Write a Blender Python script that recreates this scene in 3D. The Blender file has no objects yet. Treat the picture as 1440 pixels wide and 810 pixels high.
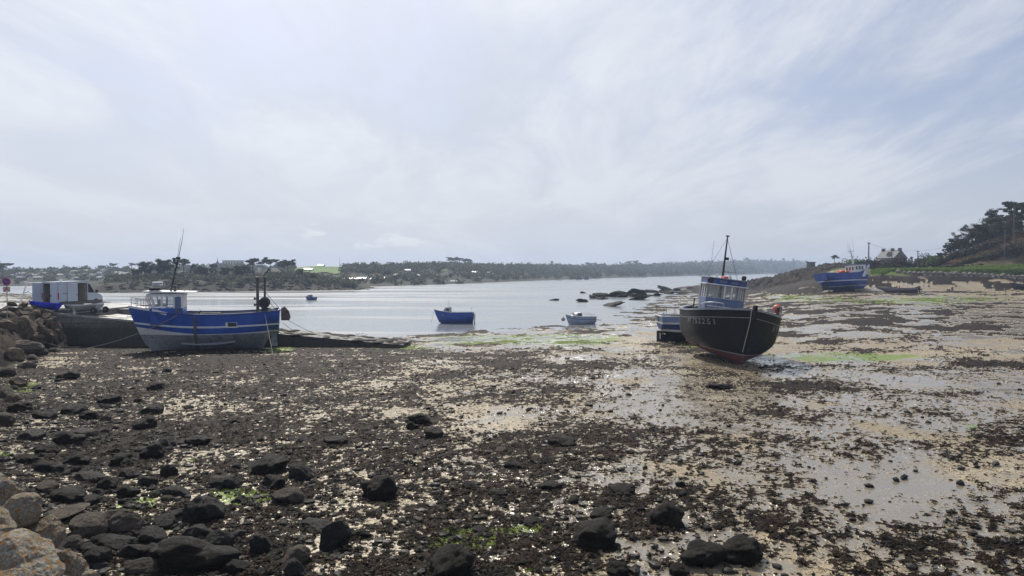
import bpy, math, random
import numpy as np
from mathutils import Vector, Matrix, noise as mnoise
random.seed(7)
rng = np.random.default_rng(11)
S = bpy.context.scene
COL = S.collection
R = math.radians
H = 6.3          # eye height above the flat part of the beach
F = 1040.0       # focal length in photo pixels
WATER = -0.8
TH = math.atan(25.0 / F)
CT, ST = math.cos(TH), math.sin(TH)

def ray(px, py):
    u = (px - 720) / F; v = (405 - py) / F
    return Vector((u, CT + v * ST, -ST + v * CT))
def P(px, py, z=0.0):
    "ground point seen at a pixel of the photograph, on the level z"
    d = ray(px, py); t = (z - H) / d.z
    return Vector((d.x * t, d.y * t, z))
def D(px, py, y):
    "point at a pixel, y metres away"
    d = ray(px, py); t = y / d.y
    return Vector((d.x * t, y, H + d.z * t))
def sm(a, b, x):
    t = np.clip((np.asarray(x, dtype=float) - a) / (b - a), 0, 1)
    return t * t * (3 - 2 * t)
def smf(a, b, x):
    t = min(1.0, max(0.0, (x - a) / (b - a)))
    return t * t * (3 - 2 * t)

# ---------------------------------------------------------------- noise
_perm = np.random.default_rng(3).permutation(256)
_perm = np.concatenate([_perm, _perm, _perm])
_gr = np.random.default_rng(4).uniform(0, 2 * math.pi, 256)
_gx, _gy = np.cos(_gr), np.sin(_gr)
def pnoise(x, y, seed=0):
    x = x + seed * 17.31; y = y - seed * 9.77
    xi = np.floor(x).astype(np.int64); yi = np.floor(y).astype(np.int64)
    xf = x - xi; yf = y - yi
    u = xf * xf * xf * (xf * (xf * 6 - 15) + 10); v = yf * yf * yf * (yf * (yf * 6 - 15) + 10)
    xi &= 255; yi &= 255
    def g(ix, iy, fx, fy):
        h = _perm[_perm[ix & 255] + (iy & 255)]
        return _gx[h] * fx + _gy[h] * fy
    a = g(xi, yi, xf, yf); b = g(xi + 1, yi, xf - 1, yf)
    c = g(xi, yi + 1, xf, yf - 1); d = g(xi + 1, yi + 1, xf - 1, yf - 1)
    return (a + u * (b - a)) * (1 - v) + (c + u * (d - c)) * v
def fbm(x, y, scale, octs=3, seed=0, gain=0.5):
    r = 0; a = 1.0; f = 1.0 / scale
    for o in range(octs):
        r = r + a * pnoise(x * f, y * f, seed + o * 5); a *= gain; f *= 2.03
    return r
# ---------------------------------------------------------------- objects
def link(o, parent=None):
    COL.objects.link(o)
    if parent is not None: o.parent = parent
    return o
def tag(o, label=None, cat=None, group=None, kind=None):
    if label: o['label'] = label
    if cat: o['category'] = cat
    if group: o['group'] = group
    if kind: o['kind'] = kind
    return o
def empty(name, loc=(0, 0, 0), rot=(0, 0, 0), label=None, cat=None, group=None):
    o = bpy.data.objects.new(name, None); link(o)
    o.location = loc; o.rotation_euler = rot; o.empty_display_size = .2
    return tag(o, label, cat, group)
def copy_tree(o, parent=None):
    c = o.copy(); COL.objects.link(c)
    if parent is not None: c.parent = parent
    for ch in list(o.children): copy_tree(ch, c)
    return c
def np_mesh(name, v, f, mats, midx=None, smooth=False, parent=None, attrs=None, loc=None):
    "v (n,3) array, f (m,k) array of one face size"
    me = bpy.data.meshes.new(name)
    v = np.ascontiguousarray(v, dtype=np.float32); f = np.ascontiguousarray(f, dtype=np.int32)
    m, k = f.shape
    me.vertices.add(len(v)); me.vertices.foreach_set('co', v.ravel())
    me.loops.add(m * k); me.loops.foreach_set('vertex_index', f.ravel())
    me.polygons.add(m)
    me.polygons.foreach_set('loop_start', np.arange(0, m * k, k, dtype=np.int32))
    me.polygons.foreach_set('loop_total', np.full(m, k, dtype=np.int32))
    if midx is not None: me.polygons.foreach_set('material_index', np.asarray(midx, dtype=np.int32))
    me.polygons.foreach_set('use_smooth', np.full(m, smooth, dtype=bool))
    for mt in (mats if isinstance(mats, (list, tuple)) else [mats]): me.materials.append(mt)
    if attrs:
        for an, av in attrs.items():
            at = me.attributes.new(an, 'FLOAT', 'POINT'); at.data.foreach_set('value', np.ascontiguousarray(av, dtype=np.float32))
    me.update(calc_edges=True)
    o = bpy.data.objects.new(name, me); link(o, parent)
    if loc is not None: o.location = loc
    return o

class MB:
    "collects shapes and links them as one mesh object"
    def __init__(s): s.v = []; s.f = []; s.m = []; s.sm = []
    def add(s, vs, fs, m=0, smooth=False, M=None):
        n = len(s.v)
        for v in vs:
            v = Vector(v)
            s.v.append(tuple(M @ v if M is not None else v))
        for f in fs:
            s.f.append(tuple(n + i for i in f)); s.m.append(m); s.sm.append(smooth)
        return s
    def box(s, c, d, m=0, M=None, rot=None, taper=1.0):
        x, y, z = d[0] / 2, d[1] / 2, d[2] / 2
        vs = []
        for k, zz in ((1, -z), (taper, z)):
            vs += [Vector((-x * k, -y * k, zz)), Vector((x * k, -y * k, zz)), Vector((x * k, y * k, zz)), Vector((-x * k, y * k, zz))]
        if rot is not None:
            rm = Matrix.Rotation(rot[2], 3, 'Z') @ Matrix.Rotation(rot[1], 3, 'Y') @ Matrix.Rotation(rot[0], 3, 'X')
            vs = [rm @ v for v in vs]
        c = Vector(c)
        return s.add([v + c for v in vs], [(3, 2, 1, 0), (4, 5, 6, 7), (0, 1, 5, 4), (1, 2, 6, 5), (2, 3, 7, 6), (3, 0, 4, 7)], m, False, M)
    def tube(s, path, r, n=8, m=0, cap=True, M=None):
        path = [Vector(p) for p in path]
        k = len(path)
        rr = r if isinstance(r, (list, tuple)) else [r] * k
        vs = []; fs = []
        for i, p in enumerate(path):
            d = (path[min(i + 1, k - 1)] - path[max(i - 1, 0)])
            if d.length < 1e-9: d = Vector((0, 0, 1))
            d.normalize()
            a = d.cross(Vector((0, 0, 1)) if abs(d.z) < .92 else Vector((1, 0, 0))).normalized(); b = d.cross(a)
            for j in range(n):
                t = 2 * math.pi * j / n
                vs.append(p + (a * math.cos(t) + b * math.sin(t)) * rr[i])
        for i in range(k - 1):
            for j in range(n):
                fs.append((i * n + j, i * n + (j + 1) % n, (i + 1) * n + (j + 1) % n, (i + 1) * n + j))
        s.add(vs, fs, m, True, M)
        if cap:
            s.add(vs[:n], [tuple(range(n - 1, -1, -1))], m, False, M); s.add(vs[-n:], [tuple(range(n))], m, False, M)
        return s
    def lathe(s, prof, n=16, m=0, c=(0, 0, 0), axis='Z', M=None):
        vs = []; fs = []
        for r, z in prof:
            for j in range(n):
                t = 2 * math.pi * j / n
                p = (r * math.cos(t), r * math.sin(t), z)
                if axis == 'X': p = (p[2], p[0], p[1])
                if axis == 'Y': p = (p[0], p[2], p[1])
                vs.append((p[0] + c[0], p[1] + c[1], p[2] + c[2]))
        for i in range(len(prof) - 1):
            for j in range(n):
                fs.append((i * n + j, i * n + (j + 1) % n, (i + 1) * n + (j + 1) % n, (i + 1) * n + j))
        s.add(vs, fs, m, True, M)
        k = len(prof)
        s.add(vs[:n], [tuple(range(n - 1, -1, -1))], m, False, M)
        s.add(vs[(k - 1) * n:], [tuple(range(n))], m, False, M)
        return s
    def ball(s, c, r, m=0, n=14, k=9, M=None, sq=(1, 1, 1)):
        prof = []
        for i in range(k + 1):
            a = -math.pi / 2 + math.pi * i / k
            prof.append((max(.001, math.cos(a)), math.sin(a)))
        vs = []; fs = []
        for rr, z in prof:
            for j in range(n):
                t = 2 * math.pi * j / n
                vs.append((c[0] + r * sq[0] * rr * math.cos(t), c[1] + r * sq[1] * rr * math.sin(t), c[2] + r * sq[2] * z))
        for i in range(k):
            for j in range(n):
                fs.append((i * n + j, i * n + (j + 1) % n, (i + 1) * n + (j + 1) % n, (i + 1) * n + j))
        return s.add(vs, fs, m, True, M)
    def prism(s, poly, a, b, axis='Y', m=0, M=None):
        "polygon in the plane across the axis, from a to b; poly = (u,v)"
        def mk(u, v, w):
            return {'Y': (u, w, v), 'X': (w, u, v), 'Z': (u, v, w)}[axis]
        n = len(poly)
        vs = [mk(u, v, a) for u, v in poly] + [mk(u, v, b) for u, v in poly]
        fs = [tuple(range(n)), tuple(range(2 * n - 1, n - 1, -1))]
        fs += [(i, (i + 1) % n, n + (i + 1) % n, n + i) for i in range(n)]
        return s.add(vs, fs, m, False, M)
    def build(s, name, mats, parent=None, loc=None, bevel=0, fix=True):
        me = bpy.data.meshes.new(name)
        me.from_pydata(s.v, [], s.f)
        for mt in (mats if isinstance(mats, (list, tuple)) else [mats]): me.materials.append(mt)
        for p, m, q in zip(me.polygons, s.m, s.sm): p.material_index = m; p.use_smooth = q
        if fix:
            import bmesh
            bm = bmesh.new(); bm.from_mesh(me); bmesh.ops.recalc_face_normals(bm, faces=bm.faces); bm.to_mesh(me); bm.free()
        me.update()
        o = bpy.data.objects.new(name, me); link(o, parent)
        if loc is not None: o.location = loc
        if bevel:
            b = o.modifiers.new('bevel', 'BEVEL'); b.width = bevel; b.segments = 2; b.limit_method = 'ANGLE'; b.angle_limit = R(40)
        return o

# ---------------------------------------------------------------- materials
class NT:
    def __init__(s, name):
        s.mat = bpy.data.materials.new(name); s.mat.use_nodes = True
        s.t = s.mat.node_tree; s.n = s.t.nodes; s.l = s.t.links
        s.b = s.n['Principled BSDF']
    def node(s, typ, **kw):
        nd = s.n.new(typ)
        for k, v in kw.items(): setattr(nd, k, v)
        return nd
    def put(s, sock, v):
        if hasattr(v, 'links') or isinstance(v, bpy.types.NodeSocket): s.l.new(v, sock)
        else:
            try: sock.default_value = v
            except Exception: sock.default_value = (*v, 1.0) if len(v) == 3 else v
    def coord(s, kind='Object', scale=(1, 1, 1)):
        tc = s.node('ShaderNodeTexCoord'); mp = s.node('ShaderNodeMapping')
        s.l.new(tc.outputs[kind], mp.inputs['Vector']); mp.inputs['Scale'].default_value = scale
        return mp.outputs[0]
    def pos(s, scale=(1, 1, 1)):
        g = s.node('ShaderNodeNewGeometry'); mp = s.node('ShaderNodeMapping')
        s.l.new(g.outputs['Position'], mp.inputs['Vector']); mp.inputs['Scale'].default_value = scale
        return mp.outputs[0]
    def noise(s, vec, scale, detail=4, rough=.55, dist=0):
        nd = s.node('ShaderNodeTexNoise'); s.l.new(vec, nd.inputs['Vector'])
        nd.inputs['Scale'].default_value = scale; nd.inputs['Detail'].default_value = detail
        nd.inputs['Roughness'].default_value = rough; nd.inputs['Distortion'].default_value = dist
        return nd.outputs['Fac']
    def ramp(s, fac, a, b, lo=0.0, hi=1.0):
        nd = s.node('ShaderNodeMapRange', interpolation_type='SMOOTHSTEP')
        s.put(nd.inputs['Value'], fac); s.put(nd.inputs['From Min'], a); s.put(nd.inputs['From Max'], b)
        s.put(nd.inputs['To Min'], lo); s.put(nd.inputs['To Max'], hi)
        return nd.outputs[0]
    def math(s, op, a, b=0.0, clamp=False):
        nd = s.node('ShaderNodeMath', operation=op, use_clamp=clamp); s.put(nd.inputs[0], a); s.put(nd.inputs[1], b)
        return nd.outputs[0]
    def mix(s, fac, a, b):
        nd = s.node('ShaderNodeMix', data_type='RGBA')
        s.put(nd.inputs['Factor'], fac)
        s.put(nd.inputs['A' if False else 6], a); s.put(nd.inputs[7], b)
        return nd.outputs[2]
    def attr(s, name):
        nd = s.node('ShaderNodeAttribute'); nd.attribute_name = name
        return nd.outputs['Fac']
    def bump(s, h, dist, strength=1.0):
        nd = s.node('ShaderNodeBump'); s.put(nd.inputs['Height'], h)
        nd.inputs['Distance'].default_value = dist; nd.inputs['Strength'].default_value = strength
        s.l.new(nd.outputs[0], s.b.inputs['Normal']); return nd
    def out(s, col=None, rough=None, spec=None, metal=None):
        if col is not None: s.put(s.b.inputs['Base Color'], col)
        if rough is not None: s.put(s.b.inputs['Roughness'], rough)
        if spec is not None: s.put(s.b.inputs['Specular IOR Level'], spec)
        if metal is not None: s.put(s.b.inputs['Metallic'], metal)
        return s.mat
def c4(c): return (c[0], c[1], c[2], 1.0)
def pm(name, col, rough=.5, var=.25, scale=3.0, dirt=None, dirt_amt=.35, bump=0.0, metal=0.0, spec=.5, streak=False):
    "painted / plain material with blotches, wear and fine grain"
    t = NT(name)
    v = t.coord('Object', (1, 1, .25) if streak else (1, 1, 1))
    n1 = t.noise(v, scale, 6, .62); n2 = t.noise(v, scale * 6.1, 4, .6)
    dk = tuple(c * (1 - var) for c in col); lt = tuple(min(1, c * (1 + var * .6)) for c in col)
    cc = t.mix(t.ramp(n1, .3, .7), c4(dk), c4(lt))
    if dirt is not None:
        msk = t.math('MULTIPLY', t.ramp(n1, .48, .68), t.ramp(n2, .35, .65))
        cc = t.mix(t.math('MULTIPLY', msk, dirt_amt), cc, c4(dirt))
    if bump: t.bump(n2, bump)
    return t.out(cc, t.ramp(n2, .2, .8, max(.03, rough - .1), min(1, rough + .12)), spec, metal)
M = {}
rust = (.10, .045, .02); grime = (.06, .055, .045)
M['hull_blue'] = pm('hull_blue_paint', (.008, .075, .40), .4, .3, 1.2, (.05, .06, .10), .6, streak=True)
M['hull_deep_blue'] = pm('hull_deep_blue_paint', (.012, .045, .22), .42, .3, 1.2, (.05, .05, .07), .6, streak=True)
M['trawler_blue'] = pm('trawler_blue_paint', (.008, .055, .31), .42, .3, 1.0, (.04, .05, .10), .6, streak=True)
M['hull_white'] = pm('hull_white_paint', (.62, .64, .66), .4, .14, 2.5, (.25, .22, .17), .6, streak=True)
M['white'] = pm('white_paint', (.68, .69, .70), .4, .12, 2.2, (.3, .27, .22), .5)
M['antifoul_grey'] = pm('antifouling_grey', (.24, .265, .30), .7, .45, 1.2, (.04, .045, .03), .8)
M['antifoul_red'] = pm('antifouling_red', (.12, .03, .03), .75, .4, 1.6, (.03, .02, .018), .8)
M['hull_black'] = pm('hull_black_paint', (.007, .007, .009), .55, .3, 1.4, (.02, .017, .016), .45, spec=.22, streak=True)
M['cap_grey'] = pm('cap_rail_grey_blue', (.24, .26, .31), .5, .25, 3.0, grime, .6)
M['house_blue'] = pm('wheelhouse_pale_blue', (.09, .135, .26), .45, .2, 2.5, grime, .4)
M['dark'] = pm('dark_gear', (.018, .018, .02), .6, .3, 4, rust, .3)
M['black_rubber'] = pm('black_rubber', (.015, .015, .016), .75, .3, 6)
M['steel'] = pm('galvanised_steel', (.30, .31, .33), .42, .25, 8, rust, .4, metal=.6)
M['gal_dark'] = pm('weathered_steel', (.085, .08, .08), .6, .4, 5, rust, .6)
M['wood_deck'] = pm('worn_deck_boards', (.16, .13, .10), .75, .3, 5, grime, .5)
M['door_wood'] = pm('weathered_trawl_board', (.14, .12, .11), .75, .35, 4, rust, .5)
M['orange'] = pm('orange_gear', (.60, .07, .025), .5, .25, 5, (.25, .06, .03), .4)
M['brass'] = pm('bronze', (.28, .18, .07), .4, .3, 8, metal=.8)
M['grey_plastic'] = pm('grey_gear', (.28, .28, .27), .55, .3, 4, grime, .5)
M['skiff_blue'] = pm('skiff_bright_blue', (.008, .02, .50), .35, .15, 3, (.01, .02, .25), .4)
M['rope'] = pm('pale_rope', (.33, .31, .27), .85, .3, 20)
M['rope_dark'] = pm('dark_rope', (.10, .095, .09), .85, .3, 20)
M['van_paint'] = pm('van_pale_silver_paint', (.47, .52, .58), .3, .06, 1.2, (.3, .3, .3), .3)
M['van_lining'] = pm('van_beige_lining', (.36, .31, .27), .8, .12, 3, (.2, .17, .14), .4)
M['tail_red'] = pm('tail_light_red', (.38, .015, .012), .25, .1, 9)
M['letter_grey'] = pm('registration_letters_grey', (.17, .17, .175), .6, .3, 6)
M['letter_white'] = pm('registration_letters_white', (.7, .7, .7), .5, .2, 6)
M['purple_boat'] = pm('dull_mauve_hull', (.16, .13, .17), .5, .25, 2.5, grime, .5)
M['concrete'] = None
def glass_mat(name, col, rough=.06):
    t = NT(name); v = t.coord('Object'); n = t.noise(v, 2.0, 3)
    t.b.inputs['IOR'].default_value = 1.5
    return t.out(t.mix(n, c4(tuple(c * .7 for c in col)), c4(col)), t.ramp(n, .2, .8, rough, rough + .08), .8)
M['glass_dark'] = glass_mat('dark_window_glass', (.02, .024, .03))
M['glass_far'] = glass_mat('house_window_glass', (.03, .035, .045), .15)
def clear_glass():
    t = NT('wheelhouse_clear_glass'); v = t.coord('Object'); n = t.noise(v, 3, 3)
    t.b.inputs['Transmission Weight'].default_value = .9; t.b.inputs['IOR'].default_value = 1.05
    return t.out(t.mix(n, (.75, .8, .82, 1), (.85, .88, .9, 1)), t.ramp(n, 0, 1, .02, .08))
M['glass_clear'] = clear_glass()

def rock_mat(name, c1, c2, weed=0.0, lichen=0.0, rough=.8):
    t = NT(name); v = t.coord('Object'); g = t.pos()
    oi = t.node('ShaderNodeObjectInfo')
    ad = t.node('ShaderNodeVectorMath', operation='ADD'); t.l.new(v, ad.inputs[0])
    cb = t.node('ShaderNodeCombineXYZ'); m7 = t.math('MULTIPLY', oi.outputs['Random'], 43.0)
    for k in range(3): t.l.new(m7, cb.inputs[k])
    t.l.new(cb.outputs[0], ad.inputs[1]); v = ad.outputs[0]
    n1 = t.noise(v, 1.6, 6, .65); n2 = t.noise(v, 7, 6, .7); n3 = t.noise(v, 32, 4, .7)
    cc = t.mix(t.ramp(n1, .32, .68), c4(c1), c4(c2))
    cc = t.mix(t.ramp(n2, .45, .75), cc, c4(tuple(x * .45 for x in c1)))
    cc = t.mix(t.ramp(n3, .55, .72, 0, .6), cc, c4(tuple(min(1, x * 1.5) for x in c2)))
    tint = t.math('ADD', .65, t.math('MULTIPLY', oi.outputs['Random'], .7))
    mx = t.node('ShaderNodeMix', data_type='RGBA', blend_type='MULTIPLY'); mx.inputs['Factor'].default_value = 1
    t.l.new(cc, mx.inputs[6]); cm = t.node('ShaderNodeCombineColor')
    for k in range(3): t.l.new(tint, cm.inputs[k])
    t.l.new(cm.outputs[0], mx.inputs[7]); cc = mx.outputs[2]
    if weed:
        w = t.ramp(t.math('ADD', t.math('MULTIPLY', n1, .6), t.math('MULTIPLY', n2, .5)), .62 - weed * .3, .72 - weed * .3)
        wc = t.mix(t.ramp(n3, .35, .7), (.006, .005, .004, 1), (.018, .013, .006, 1))
        cc = t.mix(w, cc, wc)
    if lichen:
        a = t.noise(v, 7, 9, .8, .3); b = t.noise(v, 15, 8, .8, .4)
        cc = t.mix(t.ramp(b, .50, .54, 0, .8), cc, (.42, .41, .34, 1))
        cc = t.mix(t.ramp(a, .515, .56, 0, .85), cc, (.36, .16, .03, 1))
        cc = t.mix(t.ramp(n2, .58, .68, 0, .5), cc, (.16, .19, .10, 1))
    hh = t.math('ADD', n2, t.math('MULTIPLY', n3, .45))
    t.bump(hh, .09, 1.0)
    return t.out(cc, t.ramp(n2, .3, .7, rough - .15, rough + .1), .16)
M['rock_weedy'] = rock_mat('weed_covered_rock', (.013, .011, .009), (.03, .025, .02), .85, rough=.72)
M['rock_dark'] = rock_mat('dark_wet_rock', (.018, .016, .014), (.042, .037, .032), .25, rough=.7)
M['rock_brown'] = rock_mat('brown_granite', (.055, .045, .035), (.11, .09, .068), .12)
M['rock_riprap'] = rock_mat('pinkish_granite_blocks', (.075, .056, .038), (.17, .128, .086))
M['rock_lichen'] = rock_mat('lichen_granite', (.13, .12, .095), (.25, .23, .18), lichen=1.0)
M['rock_reef'] = rock_mat('black_reef_rock', (.014, .012, .010), (.03, .026, .02), .8)
def concrete():
    t = NT('old_quay_concrete'); v = t.coord('Object')
    n1 = t.noise(v, .45, 6, .65); n2 = t.noise(v, 3.5, 6, .65); n3 = t.noise(v, 22, 4, .6)
    cc = t.mix(t.ramp(n1, .3, .7), (.12, .115, .105, 1), (.21, .20, .185, 1))
    cc = t.mix(t.ramp(n2, .5, .72, 0, .6), cc, (.07, .068, .06, 1))
    sep = t.node('ShaderNodeSeparateXYZ'); t.l.new(v, sep.inputs[0])
    # weed stain that ends at the high-water mark
    lvl = t.math('ADD', sep.outputs['Z'], t.math('MULTIPLY', n1, 1.4))
    cc = t.mix(t.ramp(lvl, 1.9, 2.9, .9, 0), cc, (.022, .021, .016, 1))
    br = t.node('ShaderNodeTexBrick'); t.l.new(t.coord('Object', (1, 1, 1)), br.inputs['Vector'])
    cbx = t.node('ShaderNodeCombineXYZ'); t.l.new(sep.outputs['X'], cbx.inputs[0]); t.l.new(sep.outputs['Z'], cbx.inputs[1]); t.l.new(cbx.outputs[0], br.inputs['Vector'])
    br.inputs['Scale'].default_value = 1; br.inputs['Brick Width'].default_value = 1.3; br.inputs['Row Height'].default_value = .45; br.inputs['Mortar Size'].default_value = .025
    cc = t.mix(t.math('MULTIPLY', br.outputs['Fac'], .7), cc, (.02, .019, .016, 1))
    t.bump(t.math('SUBTRACT', t.math('ADD', n2, t.math('MULTIPLY', n3, .5)), t.math('MULTIPLY', br.outputs['Fac'], .6)), .06)
    return t.out(cc, t.ramp(n2, .3, .7, .45, .8), .4)
M['concrete'] = concrete()
def wet_concrete():
    t = NT('worn_slipway_top'); v = t.coord('Object')
    n1 = t.noise(v, .8, 6, .65); n2 = t.noise(v, 5, 6, .65)
    cc = t.mix(t.ramp(n1, .3, .7), (.22, .21, .19, 1), (.36, .345, .31, 1))
    t.bump(n2, .01)
    return t.out(cc, t.ramp(n1, .35, .6, .15, .5), .5)
M['slip_top'] = wet_concrete()
def leaf_mat(name, c1, c2, c3=None, scale=.6):
    t = NT(name); g = t.pos()
    n1 = t.noise(g, scale, 4, .6); n2 = t.noise(g, scale * 9, 2, .6)
    cc = t.mix(t.ramp(n1, .35, .65), c4(c1), c4(c2))
    if c3: cc = t.mix(t.ramp(n2, .5, .72), cc, c4(c3))
    tr = t.node('ShaderNodeBsdfTranslucent'); t.l.new(cc, tr.inputs['Color'])
    ms = t.node('ShaderNodeMixShader'); ms.inputs[0].default_value = .38
    t.out(cc, .65, .3)
    t.l.new(t.b.outputs[0], ms.inputs[1]); t.l.new(tr.outputs[0], ms.inputs[2])
    t.l.new(ms.outputs[0], t.n['Material Output'].inputs['Surface'])
    return t.mat
M['leaf_pine'] = leaf_mat('pine_needles', (.016, .026, .014), (.035, .05, .024), (.05, .055, .03))
M['leaf_bush'] = leaf_mat('bush_leaves', (.03, .042, .018), (.055, .065, .03), (.075, .07, .035))
M['leaf_bare'] = leaf_mat('twiggy_crown', (.035, .032, .025), (.06, .052, .038), (.04, .05, .025))
M['leaf_hedge'] = leaf_mat('hedge_leaves', (.022, .022, .014), (.045, .038, .022), (.06, .045, .025))
M['bracken'] = leaf_mat('dead_bracken', (.20, .11, .05), (.14, .095, .045), (.09, .09, .04), .25)
M['leaf_bright'] = leaf_mat('bright_bush', (.05, .10, .018), (.09, .15, .03), (.10, .13, .035))
M['wood_hazed'] = leaf_mat('hazed_wood_leaves', (.05, .065, .037), (.10, .11, .062), (.12, .11, .078), .08)  # leaf colour lightened to paint in extra distance haze
M['leaf_hazed'] = leaf_mat('hazed_pine_needles', (.026, .038, .024), (.05, .064, .04), (.065, .068, .048))  # paler copy of the pine needles, with haze put into the colour
M['bark'] = pm('bark', (.06, .047, .038), .9, .4, 6, bump=.02)
M['grass'] = None
def land(name, c1, c2, c3, s1=.05, s2=.6, rough=.9):
    t = NT(name); g = t.pos()
    n1 = t.noise(g, s1, 5, .6); n2 = t.noise(g, s2, 5, .65); n3 = t.noise(g, s2 * 7, 3, .6)
    cc = t.mix(t.ramp(n1, .4, .6), c4(c1), c4(c2)); cc = t.mix(t.ramp(n2, .5, .68), cc, c4(c3))
    cc = t.mix(t.ramp(n3, .4, .75, 0, .4), cc, c4(tuple(x * .5 for x in c1)))
    t.bump(n2, .2)
    return t.out(cc, rough, .2)
M['field_far'] = land('far_hill_land', (.024, .028, .014), (.04, .036, .02), (.02, .022, .013), .012, .1)
M['field_green'] = land('green_meadow', (.10, .17, .035), (.13, .20, .05), (.09, .14, .04), .05, .3)
M['shore_rock'] = land('rocky_shore', (.022, .019, .015), (.042, .034, .025), (.016, .014, .011), .06, .35)
M['peninsula_land'] = land('peninsula_scrub', (.020, .019, .011), (.034, .029, .016), (.016, .016, .01), .05, .3)
M['wall_white'] = pm('white_render', (.62, .61, .58), .8, .1, 1)
M['wall_cream'] = pm('cream_render', (.5, .45, .37), .8, .1, 1)
M['wall_stone'] = pm('grey_stone_wall', (.17, .155, .14), .9, .35, 2.5, (.09, .08, .07), .6, bump=.03)
M['slate'] = pm('slate_roof', (.10, .105, .12), .42, .25, 3, (.16, .16, .15), .5)
M['slate_pale'] = pm('weathered_pale_slate', (.10, .105, .115), .75, .15, 3, (.13, .13, .13), .5)
M['pole_wood'] = pm('creosoted_pole', (.11, .095, .08), .85, .35, 4)
# ---------------------------------------------------------------- shape of the land
_SX = np.array([-400, -200, -110, -60, -45, -26, -12.6, -1.8, 7.4, 15, 25, 39, 57, 90, 130, 400, 2000.])
_SY = np.array([330, 260, 190, 126, 96, 84, 82, 90, 96, 110, 138, 185, 236, 330, 400, 560, 1200.])
def shore_d(x, y):
    "roughly how many metres inland of the low-water line"
    Y = np.interp(x, _SX, _SY); sl = (np.interp(x + 2, _SX, _SY) - np.interp(x - 2, _SX, _SY)) / 4
    return (Y - y) / np.sqrt(1 + sl * sl)
def base_h(x, y):
    x = np.asarray(x, float); y = np.asarray(y, float)
    d = shore_d(x, y)
    z = np.where(d > 0, WATER - .05 + .85 * sm(0, 32, d), WATER - .05 + .05 * np.maximum(d, -60))
    rise = np.interp(y, [57, 100, 135, 157, 166, 175], [0, .40, 1.15, 1.95, 4.7, 5.2])
    zr = rise * sm(4, 36, d) * sm(.25, .50, x / np.maximum(y, 1))
    z = z + zr
    # land on the right behind the sea wall
    yw = 172 - .25 * np.maximum(x - 89, 0) + 3.2 * np.maximum(89 - x, 0)
    u = y - yw
    soft = sm(86, 92, x)
    step = sm(-.2, 1.4, u) * soft + sm(-9, 3, u) * (1 - soft)
    lk = step * sm(66, 86, x) * sm(0, 22, d) * np.maximum(sm(.34, .45, x / np.maximum(y, 1)), sm(400, 500, y))
    hill = 9.5 * sm(-6, 28, x - .56 * y) * sm(2, 30, u)
    land_z = 6.35 + .010 * np.clip(u, 0, 140) + hill - 7 * sm(150, 330, u)
    z = z * (1 - lk) + land_z * lk
    # rocky headland
    e = ((x - 111) / 34) ** 2 + ((y - 262) / 44) ** 2
    z = z + .5 * np.exp(-e * 1.5) * sm(-2, 16, d)
    e2 = ((x - 84) / 26) ** 2 + ((y - 285) / 50) ** 2
    z = z + 1.2 * np.exp(-e2 * 1.5)
    # bank under the blocks on the left
    e = -(x + np.interp(y, [0, 20, 45, 54, 62], [.66, .685, .685, .625, .615]) * y + .5)
    z = z + 2.5 * sm(0, 4.2, e) * sm(70, 60, y) + .45 * sm(-4.5, 1, e) * sm(48, 20, y)
    qb = sm(-36.5, -39.5, x) * sm(54.5, 61.5, y) * sm(84, 76, y)
    z = np.maximum(z, -1 + 3.75 * qb)
    return z
def hz(x, y): return float(base_h(x, y))

_gc = np.array([-1200, 0, 240, 480, 720, 960, 1200, 1440, 2600.])
_gr_ = np.array([380, 395, 415, 440, 465, 480, 500, 530, 570, 620, 700, 810, 1100.])
_GW = np.array([
 [.4, .4, .4, .3, .3, .7, .92, .92, .9],
 [.4, .4, .4, .3, .3, .72, .70, .72, .7],
 [.4, .4, .4, .3, .3, .52, .42, .36, .4],
 [.5, .5, .4, .3, .25, .46, .46, .44, .4],
 [.6, .6, .6, .4, .25, .25, .45, .42, .4],
 [.72, .72, .76, .52, .34, .18, .22, .22, .3],
 [.8, .8, .86, .90, .62, .38, .40, .48, .4],
 [.82, .82, .82, .80, .60, .42, .34, .34, .4],
 [.84, .84, .80, .74, .42, .52, .46, .42, .4],
 [.84, .84, .76, .72, .62, .52, .42, .42, .4],
 [.80, .80, .70, .70, .74, .60, .42, .42, .4],
 [.72, .72, .62, .66, .76, .70, .55, .54, .5],
 [.72, .72, .62, .66, .76, .70, .55, .54, .5]])
_GP = np.array([  # wetness
 [.5, .5, .5, .5, .6, .4, .2, .1, .2],
 [.5, .5, .5, .5, .6, .5, .15, .1, .2],
 [.6, .6, .6, .7, .8, .6, .45, .45, .4],
 [.6, .6, .6, .8, .85, .8, .8, .75, .7],
 [.5, .5, .5, .8, .9, .6, .8, .8, .7],
 [.4, .4, .4, .6, .75, .15, .45, .55, .5],
 [.4, .4, .4, .5, .7, .5, .25, .3, .5],
 [.4, .45, .35, .4, .6, .75, .9, .9, .8],
 [.35, .4, .25, .3, .45, .7, .7, .6, .6],
 [.35, .4, .25, .35, .5, .65, .7, .5, .6],
 [.4, .35, .3, .45, .6, .6, .8, .7, .6],
 [.3, .2, .25, .35, .6, .6, .6, .7, .6],
 [.3, .2, .25, .35, .6, .6, .6, .7, .6]])
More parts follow.
